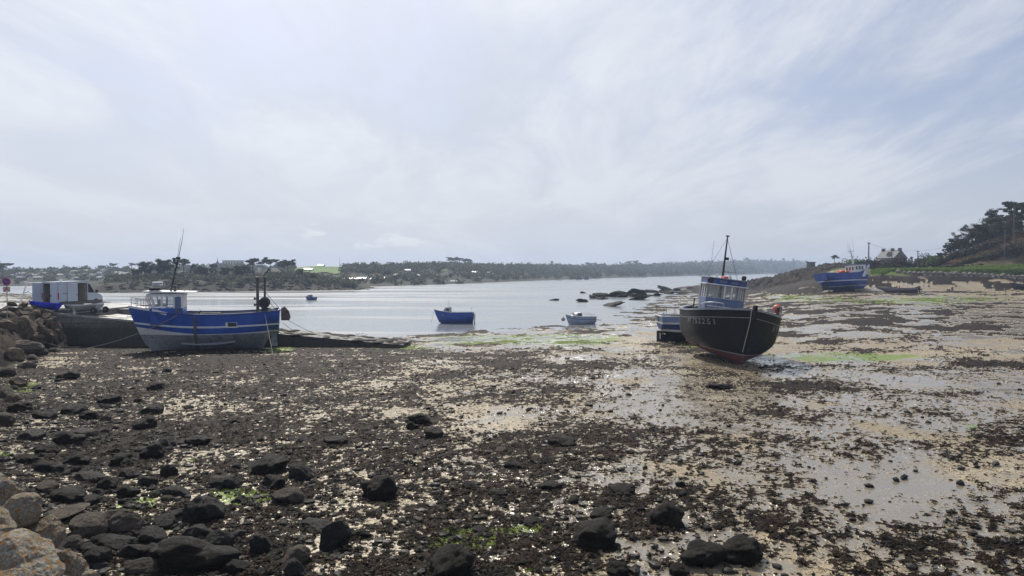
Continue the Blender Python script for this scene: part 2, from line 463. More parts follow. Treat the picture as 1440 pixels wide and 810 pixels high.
def grid_at(G, gx, gy):
    i = np.clip(np.searchsorted(_gr_, gy) - 1, 0, len(_gr_) - 2); j = np.clip(np.searchsorted(_gc, gx) - 1, 0, len(_gc) - 2)
    fy = np.clip((gy - _gr_[i]) / (_gr_[i + 1] - _gr_[i]), 0, 1); fx = np.clip((gx - _gc[j]) / (_gc[j + 1] - _gc[j]), 0, 1)
    return (G[i, j] * (1 - fx) + G[i, j + 1] * fx) * (1 - fy) + (G[i + 1, j] * (1 - fx) + G[i + 1, j + 1] * fx) * fy
def blobs(gx, gy, L):
    r = 0
    for (cx, cy, rx, ry, a) in L:
        r = r + a * np.exp(-(((gx - cx) / rx) ** 2 + ((gy - cy) / ry) ** 2))
    return r
GREEN = [(700, 478, 100, 8, 1.0), (810, 478, 60, 7, 1.4), (850, 500, 40, 4, .3), (1190, 503, 120, 6, 1.2), (1000, 487, 60, 8, .7), (645, 762, 50, 13, 2.2),
         (745, 750, 30, 9, 1.2), (335, 700, 36, 10, 2.0), (195, 713, 30, 9, 2.0), (30, 545, 30, 10, .7), (270, 648, 20, 6, .6), (1370, 420, 120, 9, .5),
         (1180, 424, 110, 8, .45), (1300, 425, 60, 6, .35), (395, 492, 22, 5, .9), (740, 805, 60, 8, .5), (560, 490, 90, 6, .55), (1370, 600, 12, 5, .6), (6, 642, 14, 8, .9), (500, 520, 200, 10, .28), (1110, 418, 60, 5, .5)]
SANDY = [(890, 481, 70, 8, 1.0), (1330, 497, 150, 9, .6), (1250, 402, 50, 3, 1.2), (1350, 399, 160, 4, .5), (1400, 660, 90, 30, .6), (700, 590, 60, 20, .5), (470, 770, 60, 20, .7), (280, 690, 60, 12, .6), (1150, 480, 80, 8, .4), (230, 640, 50, 10, .5), (980, 467, 50, 8, .7)]
WEEDX = [(1165, 482, 36, 4, .7), (1120, 544, 42, 8, .6), (1250, 452, 90, 5, .5), (1390, 513, 70, 6, .6), (1130, 440, 60, 4, .5), (1290, 463, 120, 4, .45), (1160, 447, 70, 4, .3), (1390, 460, 80, 4, .4), (1110, 472, 25, 3, .6),
         (700, 590, 50, 16, -.5), (1290, 540, 90, 9, -.3), (640, 745, 40, 18, -.3), (470, 790, 50, 20, -.35), (880, 655, 60, 10, -.2), (1240, 670, 90, 18, -.25), (880, 415, 60, 5, .5), (790, 423, 60, 4, .35), (800, 465, 120, 3, .2), (1000, 399, 110, 7, .8), (1095, 403, 75, 8, .7), (1340, 391, 130, 4, .5), (1120, 412, 80, 5, .4), (1080, 430, 70, 4, .4), (1170, 434, 60, 4, .3), (930, 412, 60, 5, .5), (720, 512, 120, 10, .15)]

def build_beach():
    # rows one photo pixel apart near the camera, then at most 1.3 m
    ys = []; p = 640.0; y = H * F / p
    while y < 700:
        ys.append(y)
        y2 = H * F / max(2.0, p - .80)
        step = y2 - y
        if 85 < y < 300: step = min(step, 1.25)
        elif y >= 300: step = min(max(step, 3), 8)
        y += step; p = H * F / y
    ys = np.array(ys)
    us = np.concatenate([np.linspace(-1.5, -.74, 60, endpoint=False), np.linspace(-.74, .74, 1300), np.linspace(.74, 1.5, 61)[1:]])
    U, Y = np.meshgrid(us, ys); X = U * Y
    X = X.ravel(); Y = Y.ravel()
    # loosen the rows so that no regular grid shows
    d = shore_d(X, Y)
    Z = base_h(X, Y)
    gx = 720 + F * X / Y; gy = 380 + F * (H - np.clip(Z, -1, 5.2)) / Y
    W = np.clip((grid_at(_GW, gx, gy) + blobs(gx, gy, WEEDX)) * (.94 - .08 * sm(-.05, .25, X / Y)) - .02, 0, .97)
    wetp = np.clip(grid_at(_GP, gx, gy) - .28 * sm(760, 480, gx) * sm(470, 510, gy), 0, 1)
    far = sm(38, 85, Y)
    n = (fbm(X, Y, 6.5, 3, 1) * (.60 + .60 * far) + fbm(X, Y, 1.7, 2, 2) * (.42 + .25 * far) + fbm(X, Y, .5, 2, 3) * (.62 - .25 * far) + fbm(X, Y, .17, 2, 9) * (.75 - .6 * far))
    n = n / .36
    uu = .5 * (1 + np.tanh(.80 * n))
    weed = sm(-.16, .16, W - uu)
    beachy = sm(6.2, 5.4, Z) * (d > -12)
    weed = weed * beachy
    nb = fbm(X, Y, .42, 3, 21); nc = fbm(X, Y, .13, 2, 22)
    amp = .022 + .05 * sm(30, 70, Y) + .10 * sm(85, 140, Y)
    big = np.maximum(0, fbm(X, Y, 1.1, 2, 31)) * .09
    Zd = Z + weed * (amp + big * sm(.35, .8, W) + .035 * nb + .03 * nc) + .05 * fbm(X, Y, 3.2, 2, 5) * beachy
    # larger ridges of rock and weed on the far flats and the headland
    head = np.clip(np.exp(-(((X - 96) / 44) ** 2 + ((Y - 262) / 60) ** 2)) + .6 * sm(.46, .41, X / Y) * sm(185, 225, Y) * sm(.33, .36, X / Y), 0, 1) * sm(-3, 6, d)
    rg = 1 - np.abs(fbm(X, Y, 13, 4, 41)) * 2.2
    Zd = Zd + head * ((rg - .62) * 2.4 + fbm(X, Y, 2.6, 3, 44) * 1.3)
    el_ = -(X + np.interp(Y, [0, 20, 45, 54, 62], [.66, .685, .685, .625, .615]) * Y + .5)
    bank = sm(-.3, .5, el_) * (Y < 75)
    Zd = Zd + bank * fbm(X, Y, 1.2, 3, 91) * .35
    land = sm(4.7, 5.3, Z - .8 * sm(168, 172, Y) * 0) * sm(160, 172, Y + .25 * np.maximum(X - 89, 0)) * (Y > 120) * (X > 40)
    hattr = np.maximum(bank, sm(.14, .36, head + .16 * fbm(X, Y, 9, 3, 47)))
    land = land * (1 - hattr)
    hattr = np.maximum(hattr, sm(4.4, 5.0, Z) * (X < 96) * (Y > 172) * (1 - land))
    Zd = Zd + land * (fbm(X, Y, 9, 3, 51) * .5)
    # still pools lie flat: hollows
    pool = sm(.32, .56, wetp + .55 * fbm(X, Y, 4.2, 3, 61) + .12 * fbm(X, Y, .8, 2, 62) - .05) * (1 - weed) * beachy
    green = np.clip(blobs(gx, gy, GREEN), 0, 1.1)
    green = sm(.30, .50, green * (.75 + .9 * fbm(X, Y, 1.6, 3, 71) + .35 * fbm(X, Y, .4, 2, 72)) + .02) * beachy
    sandy = np.clip(blobs(gx, gy, SANDY) + 0 * gx + .35 * fbm(X, Y, 5, 2, 81), 0, 1)
    sandy = np.where((land > .5), sm(6.9, 7.8, Z), sandy)
    nr, nc_ = len(ys), len(us)
    idx = np.arange(nr * nc_, dtype=np.int32).reshape(nr, nc_)
    f = np.stack([idx[:-1, :-1], idx[:-1, 1:], idx[1:, 1:], idx[1:, :-1]], -1).reshape(-1, 4)
    o = np_mesh('beach', np.stack([X, Y, Zd], 1), f, M['beach'], smooth=True,
                attrs=dict(weed=weed, pool=pool, green=green, sandy=sandy, land=land, head=hattr, wrack=sm(.3, .7, W)))
    tag(o, kind='structure')
    return o

def beach_mat():
    t = NT('tidal_flat'); g = t.pos()
    weed, pool, green, sandy, land, head = [t.attr(a) for a in ('weed', 'pool', 'green', 'sandy', 'land', 'head')]
    n1 = t.noise(g, 1.1, 5, .6); n2 = t.noise(g, 6.5, 5, .65); n3 = t.noise(g, 26, 4, .65); n0 = t.noise(g, .22, 4, .55)
    # bare sand and mud
    mud = t.mix(t.ramp(n1, .35, .65), (.25, .195, .11, 1), (.36, .29, .175, 1))
    sand = t.mix(t.ramp(n1, .35, .65), (.36, .30, .20, 1), (.46, .39, .27, 1))
    bare = t.mix(sandy, mud, sand)
    bare = t.mix(t.ramp(n3, .52, .68, 0, .55), bare, (.07, .06, .045, 1))
    # loose bits of weed on the bare ground
    bits = t.ramp(t.math('ADD', t.math('MULTIPLY', n2, .5), t.math('MULTIPLY', n3, .5)), .525, .575)
    bits = t.math('MULTIPLY', t.math('MULTIPLY', bits, t.ramp(n1, .34, .56)), t.math('SUBTRACT', 1, t.math('MULTIPLY', pool, .6)))
    # the weed itself: brown, red-brown and olive
    wr = t.mix(t.ramp(n1, .38, .62), (.004, .003, .002, 1), (.019, .009, .0045, 1))
    wr = t.mix(t.ramp(n2, .5, .66), wr, (.021, .016, .006, 1))
    wr = t.mix(t.ramp(n3, .6, .74, 0, .6), wr, (.034, .026, .015, 1))
    wr = t.mix(t.ramp(n0, .5, .7, 0, .6), wr, (.026, .013, .008, 1))
    gr = t.mix(t.ramp(n2, .35, .65), (.10, .17, .015, 1), (.22, .29, .035, 1))
    edge = t.ramp(t.math('ADD', weed, t.math('ADD', t.math('MULTIPLY', t.math('SUBTRACT', n3, .5), 1.5), t.math('MULTIPLY', t.math('SUBTRACT', n2, .5), .9))), .40, .58)
    wm = t.math('MAXIMUM', edge, t.math('MULTIPLY', bits, .85))
    gm = t.ramp(t.math('ADD', green, t.math('MULTIPLY', t.math('ADD', t.math('MULTIPLY', t.math('SUBTRACT', n2, .5), 1.2), t.math('SUBTRACT', n3, .5)), 1.2)), .4, .85)
    c = t.mix(wm, bare, wr)
    c = t.mix(t.math('MULTIPLY', gm, t.math('SUBTRACT', 1, t.math('MULTIPLY', edge, .35))), c, gr)
    # headland rock and upper-shore turf
    rk = t.mix(t.ramp(n0, .35, .65), (.028, .022, .017, 1), (.06, .046, .032, 1)); rk = t.mix(t.ramp(n1, .42, .62), rk, (.013, .011, .009, 1))
    c = t.mix(head, c, rk)
    ln = t.mix(t.ramp(n0, .38, .6), (.08, .14, .025, 1), (.13, .18, .045, 1))
    ln = t.mix(t.ramp(n1, .5, .7, 0, .6), ln, (.13, .11, .06, 1))
    ln = t.mix(sandy, ln, t.mix(t.ramp(n1, .4, .6), (.10, .068, .036, 1), (.055, .05, .026, 1)))
    c = t.mix(land, c, ln)
    wet = t.math('MULTIPLY', t.math('MULTIPLY', pool, t.math('MULTIPLY', t.math('SUBTRACT', 1, wm), t.ramp(weed, 0, .35, 1, 0))), t.math('SUBTRACT', 1, t.math('MAXIMUM', head, land)))
    damp = t.ramp(n0, .3, .7, .34, .5)
    rough = t.node('ShaderNodeMix', data_type='FLOAT'); t.l.new(wet, rough.inputs[0]); t.l.new(damp, rough.inputs[2]); rough.inputs[3].default_value = .12
    r2 = t.node('ShaderNodeMix', data_type='FLOAT'); t.l.new(t.math('MAXIMUM', wm, t.math('MAXIMUM', head, land)), r2.inputs[0]); t.l.new(rough.outputs[0], r2.inputs[2])
    t.l.new(t.math('MAXIMUM', t.ramp(n3, .35, .65, .55, .9), t.math('MULTIPLY', t.math('MAXIMUM', head, land), .92)), r2.inputs[3])
    # standing water darkens the sand under it
    c = t.mix(t.math('MULTIPLY', wet, .5), c, (.085, .085, .082, 1))
    bh = t.math('ADD', t.math('MULTIPLY', n3, t.math('ADD', .12, wm)), t.math('MULTIPLY', n2, wm))
    bh = t.math('MULTIPLY', bh, t.math('SUBTRACT', 1, t.math('MULTIPLY', wet, .93)))
    t.bump(bh, .035, .9)
    t.b.inputs['IOR'].default_value = 1.65
    sp_ = t.node('ShaderNodeMix', data_type='FLOAT'); t.l.new(t.math('MAXIMUM', wm, t.math('MAXIMUM', head, land)), sp_.inputs[0]); t.l.new(t.math('ADD', .22, t.math('MULTIPLY', wet, .68)), sp_.inputs[2]); sp_.inputs[3].default_value = .06
    return t.out(c, r2.outputs[0], sp_.outputs[0])
M['beach'] = beach_mat()
build_beach()

# ---------------------------------------------------------------- water
def water():
    t = NT('estuary_water'); g = t.pos()
    mp = t.node('ShaderNodeMapping'); t.l.new(g, mp.inputs[0]); mp.inputs['Scale'].default_value = (.55, 1, 1)
    n1 = t.noise(mp.outputs[0], 1.3, 4, .6); n2 = t.noise(mp.outputs[0], .28, 4, .55)
    mp2 = t.node('ShaderNodeMapping'); t.l.new(g, mp2.inputs[0]); mp2.inputs['Scale'].default_value = (.012, .06, 1)
    calm = t.ramp(t.noise(mp2.outputs[0], 1, 5, .6, .4), .40, .62)
    b = t.bump(t.math('ADD', t.math('MULTIPLY', n1, .35), n2), .35)
    t.l.new(t.math('ADD', .10, t.math('MULTIPLY', calm, .12)), b.inputs['Strength'])
    t.b.inputs['IOR'].default_value = 1.45
    col = t.mix(n2, (.15, .17, .18, 1), (.21, .225, .23, 1))
    return t.out(col, t.ramp(calm, 0, 1, .16, .28), 1.0)
M['water'] = water()
xs = np.linspace(-1600, 1900, 30); ys = np.concatenate([np.linspace(66, 300, 16), np.linspace(340, 2600, 20)])
X, Y = np.meshgrid(xs, ys); k = np.arange(X.size).reshape(X.shape)
wf = np.stack([k[:-1, :-1], k[:-1, 1:], k[1:, 1:], k[1:, :-1]], -1).reshape(-1, 4)
tag(np_mesh('sea', np.stack([X.ravel(), Y.ravel(), np.full(X.size, WATER)], 1), wf, M['water'], smooth=True), kind='structure')
# ---------------------------------------------------------------- boulders
import bmesh
def rock_mesh(name, seed, sub=4, ang=.6, flat=1.0, rough=.10, nplanes=11):
    rd = random.Random(seed)
    bm = bmesh.new(); bmesh.ops.create_icosphere(bm, subdivisions=sub, radius=1)
    planes = []
    for i in range(nplanes):
        n = Vector((rd.gauss(0, 1), rd.gauss(0, 1), rd.gauss(.15, .8))).normalized()
        planes.append((n, rd.uniform(.52, .92)))
    off = Vector((rd.uniform(-50, 50), rd.uniform(-50, 50), rd.uniform(-50, 50)))
    for v in bm.verts:
        p = v.co.copy()
        for n, dd in planes:
            q = p.dot(n) - dd
            if q > 0: p -= n * (q * ang)
        p += v.co * (mnoise.fractal(p * 1.3 + off, 1.0, 2.0, 4) * rough * 1.6 + mnoise.fractal(p * 5 + off, 1.0, 2.0, 3) * rough * .35)
        p.z *= flat
        v.co = p
    me = bpy.data.meshes.new(name); bm.to_mesh(me); bm.free()
    for q in me.polygons: q.use_smooth = ang < .8
    return me
RK = {}
def rock_set(key, mat, seeds, **kw):
    L = []
    for s in seeds:
        me = rock_mesh(key, s, **kw); me.materials.append(M[mat]); L.append(me)
    RK[key] = L
rock_set('weedy', 'rock_weedy', range(100, 107), ang=.55, flat=.72, rough=.16)
rock_set('dark', 'rock_dark', range(200, 208), ang=.88, flat=.75, rough=.07, nplanes=10)
rock_set('brown', 'rock_brown', range(300, 306), ang=.82, flat=.68, rough=.07)
rock_set('riprap', 'rock_riprap', range(400, 409), ang=.97, flat=.9, rough=.06, nplanes=15)
rock_set('reef', 'rock_reef', range(500, 504), ang=.7, flat=.55, rough=.24)
rock_set('slab', 'rock_brown', range(600, 603), ang=.9, flat=.32, rough=.06)
_rk = random.Random(77)
def place_rock(kind, c, sx, sy, sz, name, label, cat='rock', group=None, rz=None, tilt=.25, var=None):
    me = RK[kind][_rk.randrange(len(RK[kind])) if var is None else var % len(RK[kind])]
    o = bpy.data.objects.new(name, me); link(o)
    o.location = c; o.scale = (sx, sy, sz)
    o.rotation_euler = (_rk.uniform(-tilt, tilt), _rk.uniform(-tilt, tilt), _rk.uniform(0, 6.28) if rz is None else rz)
    return tag(o, label, cat, group)
def rock_px(kind, cx, by, w, h, label, name='boulder', group=None, var=None, cat='boulder', rz=None):
    "a rock whose foot stands at (cx, by) and that is w x h photo pixels"
    z = -.05
    for _ in range(4):
        p = P(cx, by, z); z = hz(p.x, p.y)
    p = P(cx, by, z); sc = p.y / F
    rx = w * sc / 2 * 1.12; rz_ = max(.06, h * sc / 2 * 1.25)
    p.y += rx * .75
    return place_rock(kind, (p.x, p.y, hz(p.x, p.y) + rz_ * .42), rx, rx * _rk.uniform(.75, 1.05), rz_ / .75, name, label, cat, group, var=var, rz=rz, tilt=.18)

SOLO = [
 ('dark', 279, 737, 56, 42, 'large dark angular boulder with a flat top on the lower left shore'),
 ('weedy', 245, 812, 120, 46, 'biggest boulder at the lower left edge, brown with weed over its crown'),
 ('slab', 70, 733, 66, 22, 'flat pale grey slab beside the lichen covered block'),
 ('brown', 110, 758, 52, 40, 'rounded dark grey boulder right beside the lichen covered block'),
 ('brown', 162, 752, 58, 36, 'smooth brown boulder behind the pile of stones at lower left'),
 ('dark', 300, 783, 44, 38, 'dark upright boulder between the brown boulder and the grey cobble'),
 ('dark', 466, 776, 46, 46, 'tall pointed black boulder near the bottom edge, left of centre'),
 ('weedy', 530, 707, 50, 36, 'rounded black double boulder alone in the middle of the flat'),
 ('dark', 418, 678, 38, 28, 'dark rounded boulder, right one of the pair behind the reddish boulder'),
 ('weedy', 374, 668, 46, 24, 'low dark boulder, left one of the pair behind the reddish boulder'),
 ('brown', 400, 710, 40, 26, 'dark boulder with a reddish brown face left of centre'),
 ('dark', 312, 688, 44, 22, 'long dark block with straight edges lying on the left of the flat'),
 ('brown', 412, 797, 46, 32, 'grey broken block at the bottom edge on a patch of sand'),
 ('weedy', 632, 816, 66, 38, 'pointed weedy boulder cut by the bottom edge near the green weed'),
 ('weedy', 837, 776, 76, 44, 'broad weed draped boulder with a bare brown top at bottom centre'),
 ('weedy', 940, 742, 50, 32, 'black rounded weedy boulder standing in bright wet mud'),
 ('weedy', 995, 801, 58, 34, 'dark weedy mound, left of the two side by side at the bottom edge'),
 ('weedy', 1052, 794, 60, 34, 'dark weedy mound, right of the two side by side at the bottom edge'),
 ('weedy', 790, 629, 40, 15, 'low black rock on the pale sand in the middle of the flat'),
 ('dark', 608, 617, 30, 18, 'black squarish rock, nearest of the three in the middle distance'),
 ('weedy', 589, 599, 36, 16, 'long low black rock, farthest of the three in the middle distance'),
 ('weedy', 578, 605, 18, 12, 'smallest black rock of the three in the middle distance'),
 ('weedy', 1018, 548, 36, 8, 'flat black weedy hump in front of the black boat'),
 ('brown', 24, 504, 42, 18, 'smooth grey boulder in front of the granite block bank'),
 ('dark', 358, 781, 38, 28, 'grey cobble sized boulder near the bottom edge beside dark upright boulder'),
 ('dark', 233, 672, 24, 22, 'dark egg shaped rock standing upright on the left shore'),
 ('weedy', 880, 698, 38, 16, 'small weedy hump behind the black rounded boulder'),
 ('weedy', 215, 549, 24, 14, 'lone black rock on the dark weed in front of the blue boat'),
]
for kd, cx, by, w, h, lab in SOLO: rock_px(kd, cx, by, w, h, lab)
MID = [(88, 535, 34, 13), (147, 568, 32, 11), (208, 583, 28, 18), (196, 605, 34, 18), (97, 584, 34, 15), (85, 626, 40, 20), (108, 618, 46, 15), (209, 647, 30, 22), (163, 657, 32, 20), (175, 673, 28, 14),
 (143, 691, 28, 20), (203, 685, 24, 16), (172, 701, 34, 16), (86, 709, 56, 26), (120, 711, 26, 16), (240, 701, 36, 16), (245, 731, 26, 16), (155, 777, 48, 22), (205, 767, 40, 26), (130, 797, 38, 28),
 (183, 790, 40, 26), (380, 688, 30, 20), (408, 813, 34, 24), (470, 626, 32, 12), (845, 732, 36, 14), (958, 812, 28, 16), (870, 812, 36, 18), (272, 627, 36, 12), (120, 590, 26, 14), (140, 770, 34, 20),
 (90, 776, 36, 22), (225, 745, 30, 20), (270, 760, 40, 18), (60, 665, 34, 18), (35, 620, 34, 18), (30, 655, 30, 18), (55, 695, 36, 20), (330, 760, 24, 14), (100, 655, 34, 18), (230, 630, 28, 14), (55, 590, 32, 16), (20, 580, 30, 16),
 (440, 750, 50, 16), (505, 760, 30, 12), (150, 735, 40, 18), (195, 812, 50, 26), (330, 808, 34, 16), (115, 680, 40, 16), (60, 640, 30, 14), (750, 740, 30, 10), (700, 700, 28, 10), (660, 690, 26, 10), (775, 690, 36, 12), (720, 660, 30, 9)]
for cx, by, w, h in MID:
    kd = _rk.choice(['weedy', 'dark', 'dark', 'brown'] if by > 690 and cx < 300 else ['weedy', 'weedy', 'dark'])
    rock_px(kd, cx, by, w, h, 'dark middling boulder half sunk in the seaweed and stones of the shore', group='dark boulders on the tidal flat')
n_small = 0
while n_small < 225:
    q = _rk.random()
    cx = _rk.uniform(0, 420) if q < .72 else _rk.uniform(420, 1000); by = 505 + 300 * _rk.random() ** 1.1
    if cx > 420 and by < 600: continue
    if n_small >= 150: cx = _rk.uniform(20, 330); by = _rk.uniform(610, 806)
    if cx < 420 and _rk.random() > 1.15 - cx / 460: continue
    w = (8 + 15 * _rk.random() ** 1.8) * (.55 + .6 * (by - 500) / 300)
    rock_px(_rk.choice(['weedy', 'dark', 'weedy', 'brown']), cx, by, w, w * _rk.uniform(.4, .65), 'small dark stone lying among the seaweed on the tidal flat', name='shore_stone', group='small stones among the seaweed', cat='stone')
    n_small += 1
# the lichen covered blocks below the camera
def block_px(cx, cy, z, rx, ry, rz_, label, var, rot):
    p = P(cx - 8, cy + 4, z)
    me = rock_mesh('lichen_block', 700 + var, sub=5, ang=.97, flat=.8, rough=.10, nplanes=14); me.materials.append(M['rock_lichen'])
    o = bpy.data.objects.new('granite_block', me); link(o); o.location = (p.x, p.y, p.z - rz_ * .55); o.scale = (rx, ry, rz_); o.rotation_euler = (.1, -.12, rot)
    tag(o, label, 'granite block', 'lichen covered blocks below the sea wall')
block_px(20, 762, 2.85, .62, .7, .6, 'big block crusted with orange and grey lichen in the bottom left corner', 1, .3)
block_px(3, 668, 2.6, .45, .5, .6, 'narrow block with orange lichen at the left edge above the corner block', 2, 1.2)
block_px(-14, 712, 2.9, .55, .5, .55, 'pale grey lichen block between the corner block and the narrow block', 3, 2.1)
for i, (cx, cy, rx, rz_, lab) in enumerate([(62, 728, .42, .42, 'small lichen block at the crest, right of the pale grey lichen block'), (84, 772, .40, .4, 'orange speckled block halfway down the right side of the wall edge'), (60, 806, .46, .45, 'lichen block cut by the bottom edge, right of the corner block'), (-2, 806, .5, .5, 'grey lichen block in the very corner of the view'), (32, 700, .36, .36, 'small rounded lichen block at the top end of the wall edge')]):
    block_px(cx, cy, 2.75 - .35 * (cx > 50), rx, rx * 1.05, rz_, lab, 10 + i, i * 1.3)
block_px(108, 808, 2.0, .42, .4, .5, 'pale brown block at the foot of the lichen crusted corner block', 4, .8)
# bank of granite blocks by the quay
RIP = [(12, 486, 26, 24), (30, 488, 34, 44), (52, 489, 20, 26), (60, 488, 16, 38), (72, 486, 20, 24), (80, 485, 14, 26), (6, 470, 24, 14), (28, 460, 30, 14), (50, 462, 24, 15), (66, 466, 20, 18), (76, 470, 16, 20),
 (10, 452, 28, 13), (34, 450, 22, 12), (48, 449, 18, 14), (60, 452, 18, 13), (70, 456, 14, 13), (6, 442, 22, 12), (24, 441, 20, 11), (38, 442, 18, 10), (52, 442, 16, 10), (64, 446, 14, 12), (40, 474, 24, 20), (18, 472, 20, 16), (84, 480, 12, 14), (2, 490, 18, 20), (-10, 470, 30, 22), (-14, 450, 30, 18), (-20, 488, 30, 24), (56, 474, 18, 16), (30, 434, 18, 9), (14, 433, 16, 9), (46, 436, 14, 8)]
_rr = random.Random(8)
RIP += [(_rr.uniform(-15, 84), _rr.uniform(440, 490), _rr.uniform(9, 15), _rr.uniform(8, 12)) for _ in range(26)]
for i, (cx, by, w, h) in enumerate(RIP):
    z = max(0, (490 - by) / 57 * 2.5); dep = 57.2 + (490 - by) / 57 * 5.0
    p = D(cx, by, dep); sc = dep / F
    place_rock('riprap', (p.x, dep + .35, p.z + h * sc * .5), w * sc * .50, w * sc * .45, h * sc * .56, 'riprap_block', 'rough pinkish granite block in the bank between shore and quay', 'granite block', 'granite blocks banked up beside the quay', tilt=.5)
for i, (cx, by, w, h) in enumerate([(8, 512, 30, 16), (30, 520, 24, 12), (4, 530, 26, 16), (18, 545, 26, 14), (-4, 560, 30, 20), (40, 507, 20, 10), (10, 566, 24, 12), (-6, 600, 30, 22), (52, 500, 18, 9), (2, 498, 26, 14)]):
    rock_px('riprap' if i % 3 == 0 else 'brown', cx, by, w, h, 'brownish block fallen from the bank onto the shore at the left edge', 'shore_rock', 'fallen blocks at the left edge', cat='rock')
# reefs in the shallows
REEF = [(848, 417, 30, 7, 'black reef rock, left one of the long reef at the far water edge'), (872, 417, 34, 10, 'black humped reef rock in the middle of the far water edge reef'), (896, 415, 30, 9, 'black reef rock, right end of the long reef at far water edge'),
        (820, 424, 16, 6, 'small pointed black rock standing in the shallow water before the reef'), (780, 422, 14, 3, 'flat black rock awash left of the small pointed rock'), (820, 412, 12, 3, 'tiny dark rock awash beyond the small pointed rock'), (940, 408, 30, 5, 'long low dark reef rock nearest the headland'), (900, 421, 34, 5, 'dark ledge on the wet flat below the right end of reef'), (836, 419, 16, 5, 'small black rock touching the left end of the long reef'), (916, 411, 24, 5, 'low dark rock between the reef and the headland'), (860, 430, 40, 5, 'thin dark weedy ledge on the wet flat below the reef')]
for cx, by, w, h, lab in REEF:
    p = P(cx, by, WATER + .1); sc = p.y / F
    place_rock('reef', (p.x, p.y + w * sc * .3, WATER + h * sc * .25), w * sc * .6, w * sc * .45, h * sc * .95, 'reef_rock', lab, 'reef', 'black reef rocks in the shallows')

rr = random.Random(44)
for i in range(26):
    q = rr.random(); cx = 838 + 190 * q + rr.uniform(-6, 6); by = 417 - 13 * q ** 1.2 + rr.uniform(-2, 4); w = rr.uniform(8, 22); h = rr.uniform(2.5, 6.5)
    p = P(cx, by, WATER + .1); sc = p.y / F
    place_rock('reef', (p.x, p.y, max(WATER, hz(p.x, p.y)) + h * sc * .1), w * sc * .6, w * sc * .5, h * sc * 1.0, 'reef_rock', 'jagged black rock in the broken reef that joins the right shore', 'reef', 'broken reef joining the right shore')
# ---------------------------------------------------------------- loose weed and pebbles: nobody could count them
def weed_density(x, y):
    gx = 720 + F * x / y; gy = 380 + F * H / y
    W = np.clip((grid_at(_GW, gx, gy) + blobs(gx, gy, WEEDX)) * (.94 - .08 * sm(-.05, .25, x / y)) - .02, 0, .97)
    n = (fbm(x, y, 6.5, 3, 1) * .60 + fbm(x, y, 1.7, 2, 2) * .42 + fbm(x, y, .5, 2, 3) * .62 + fbm(x, y, .17, 2, 9) * .75) / .36
    return W - .5 * (1 + np.tanh(.8 * n))
def seaweed():
    N = 36000
    p = rng.uniform(330, 4.0, N) if False else 450 - (450 - 82) * rng.random(N) ** .8
    y = H * F / p; u = rng.uniform(-.86, .86, N); x = u * y
    k = (weed_density(x, y) + rng.normal(0, .10, N)) > 0.08
    x, y = x[k], y[k]; n = len(x)
    nb = 7
    size = rng.uniform(.05, .15, n) * (.7 + .012 * y)
    z = base_h(x, y) + .05
    cx = np.repeat(x, nb); cy = np.repeat(y, nb); cz = np.repeat(z, nb); sz = np.repeat(size, nb)
    m = n * nb
    a = rng.uniform(0, 2 * math.pi, m); L = sz * rng.uniform(.5, 1.2, m); w = L * rng.uniform(.12, .3, m)
    ox = rng.normal(0, .35, m) * sz; oy = rng.normal(0, .35, m) * sz
    h1 = rng.uniform(.01, .09, m) * (.5 + sz * 1.6); h2 = rng.uniform(0, .05, m)
    dx, dy = np.cos(a), np.sin(a); px_, py_ = -dy, dx
    bx, by, bz = cx + ox, cy + oy, cz
    V = np.stack([
        np.stack([bx - dx * L * .1 - px_ * w * .5, by - dy * L * .1 - py_ * w * .5, bz + h2], 1),
        np.stack([bx - dx * L * .1 + px_ * w * .5, by - dy * L * .1 + py_ * w * .5, bz + h2], 1),
        np.stack([bx + dx * L * .5 + px_ * w, by + dy * L * .5 + py_ * w, bz + h1], 1),
        np.stack([bx + dx * L * .5 - px_ * w, by + dy * L * .5 - py_ * w, bz + h1 * .8], 1),
        np.stack([bx + dx * L + px_ * w * .4, by + dy * L + py_ * w * .4, bz + h2 * .5], 1),
        np.stack([bx + dx * L - px_ * w * .4, by + dy * L - py_ * w * .4, bz + h2 * .3], 1)], 1).reshape(-1, 3)
    b = np.arange(m, dtype=np.int32) * 6
    f = np.concatenate([np.stack([b, b + 1, b + 2, b + 3], 1), np.stack([b + 3, b + 2, b + 4, b + 5], 1)])
    t = NT('seaweed_fronds'); g = t.pos(); n1 = t.noise(g, 1.3, 4, .6); n2 = t.noise(g, 14, 3, .6)
    c = t.mix(t.ramp(n1, .36, .62), (.005, .004, .003, 1), (.022, .011, .005, 1)); c = t.mix(t.ramp(n2, .5, .64), c, (.024, .019, .008, 1));     mt = t.out(c, t.ramp(n2, .3, .7, .6, .9), .08)
    tag(np_mesh('seaweed', V, f, mt), 'brown and black seaweed lying over the tidal flat', kind='stuff')
seaweed()
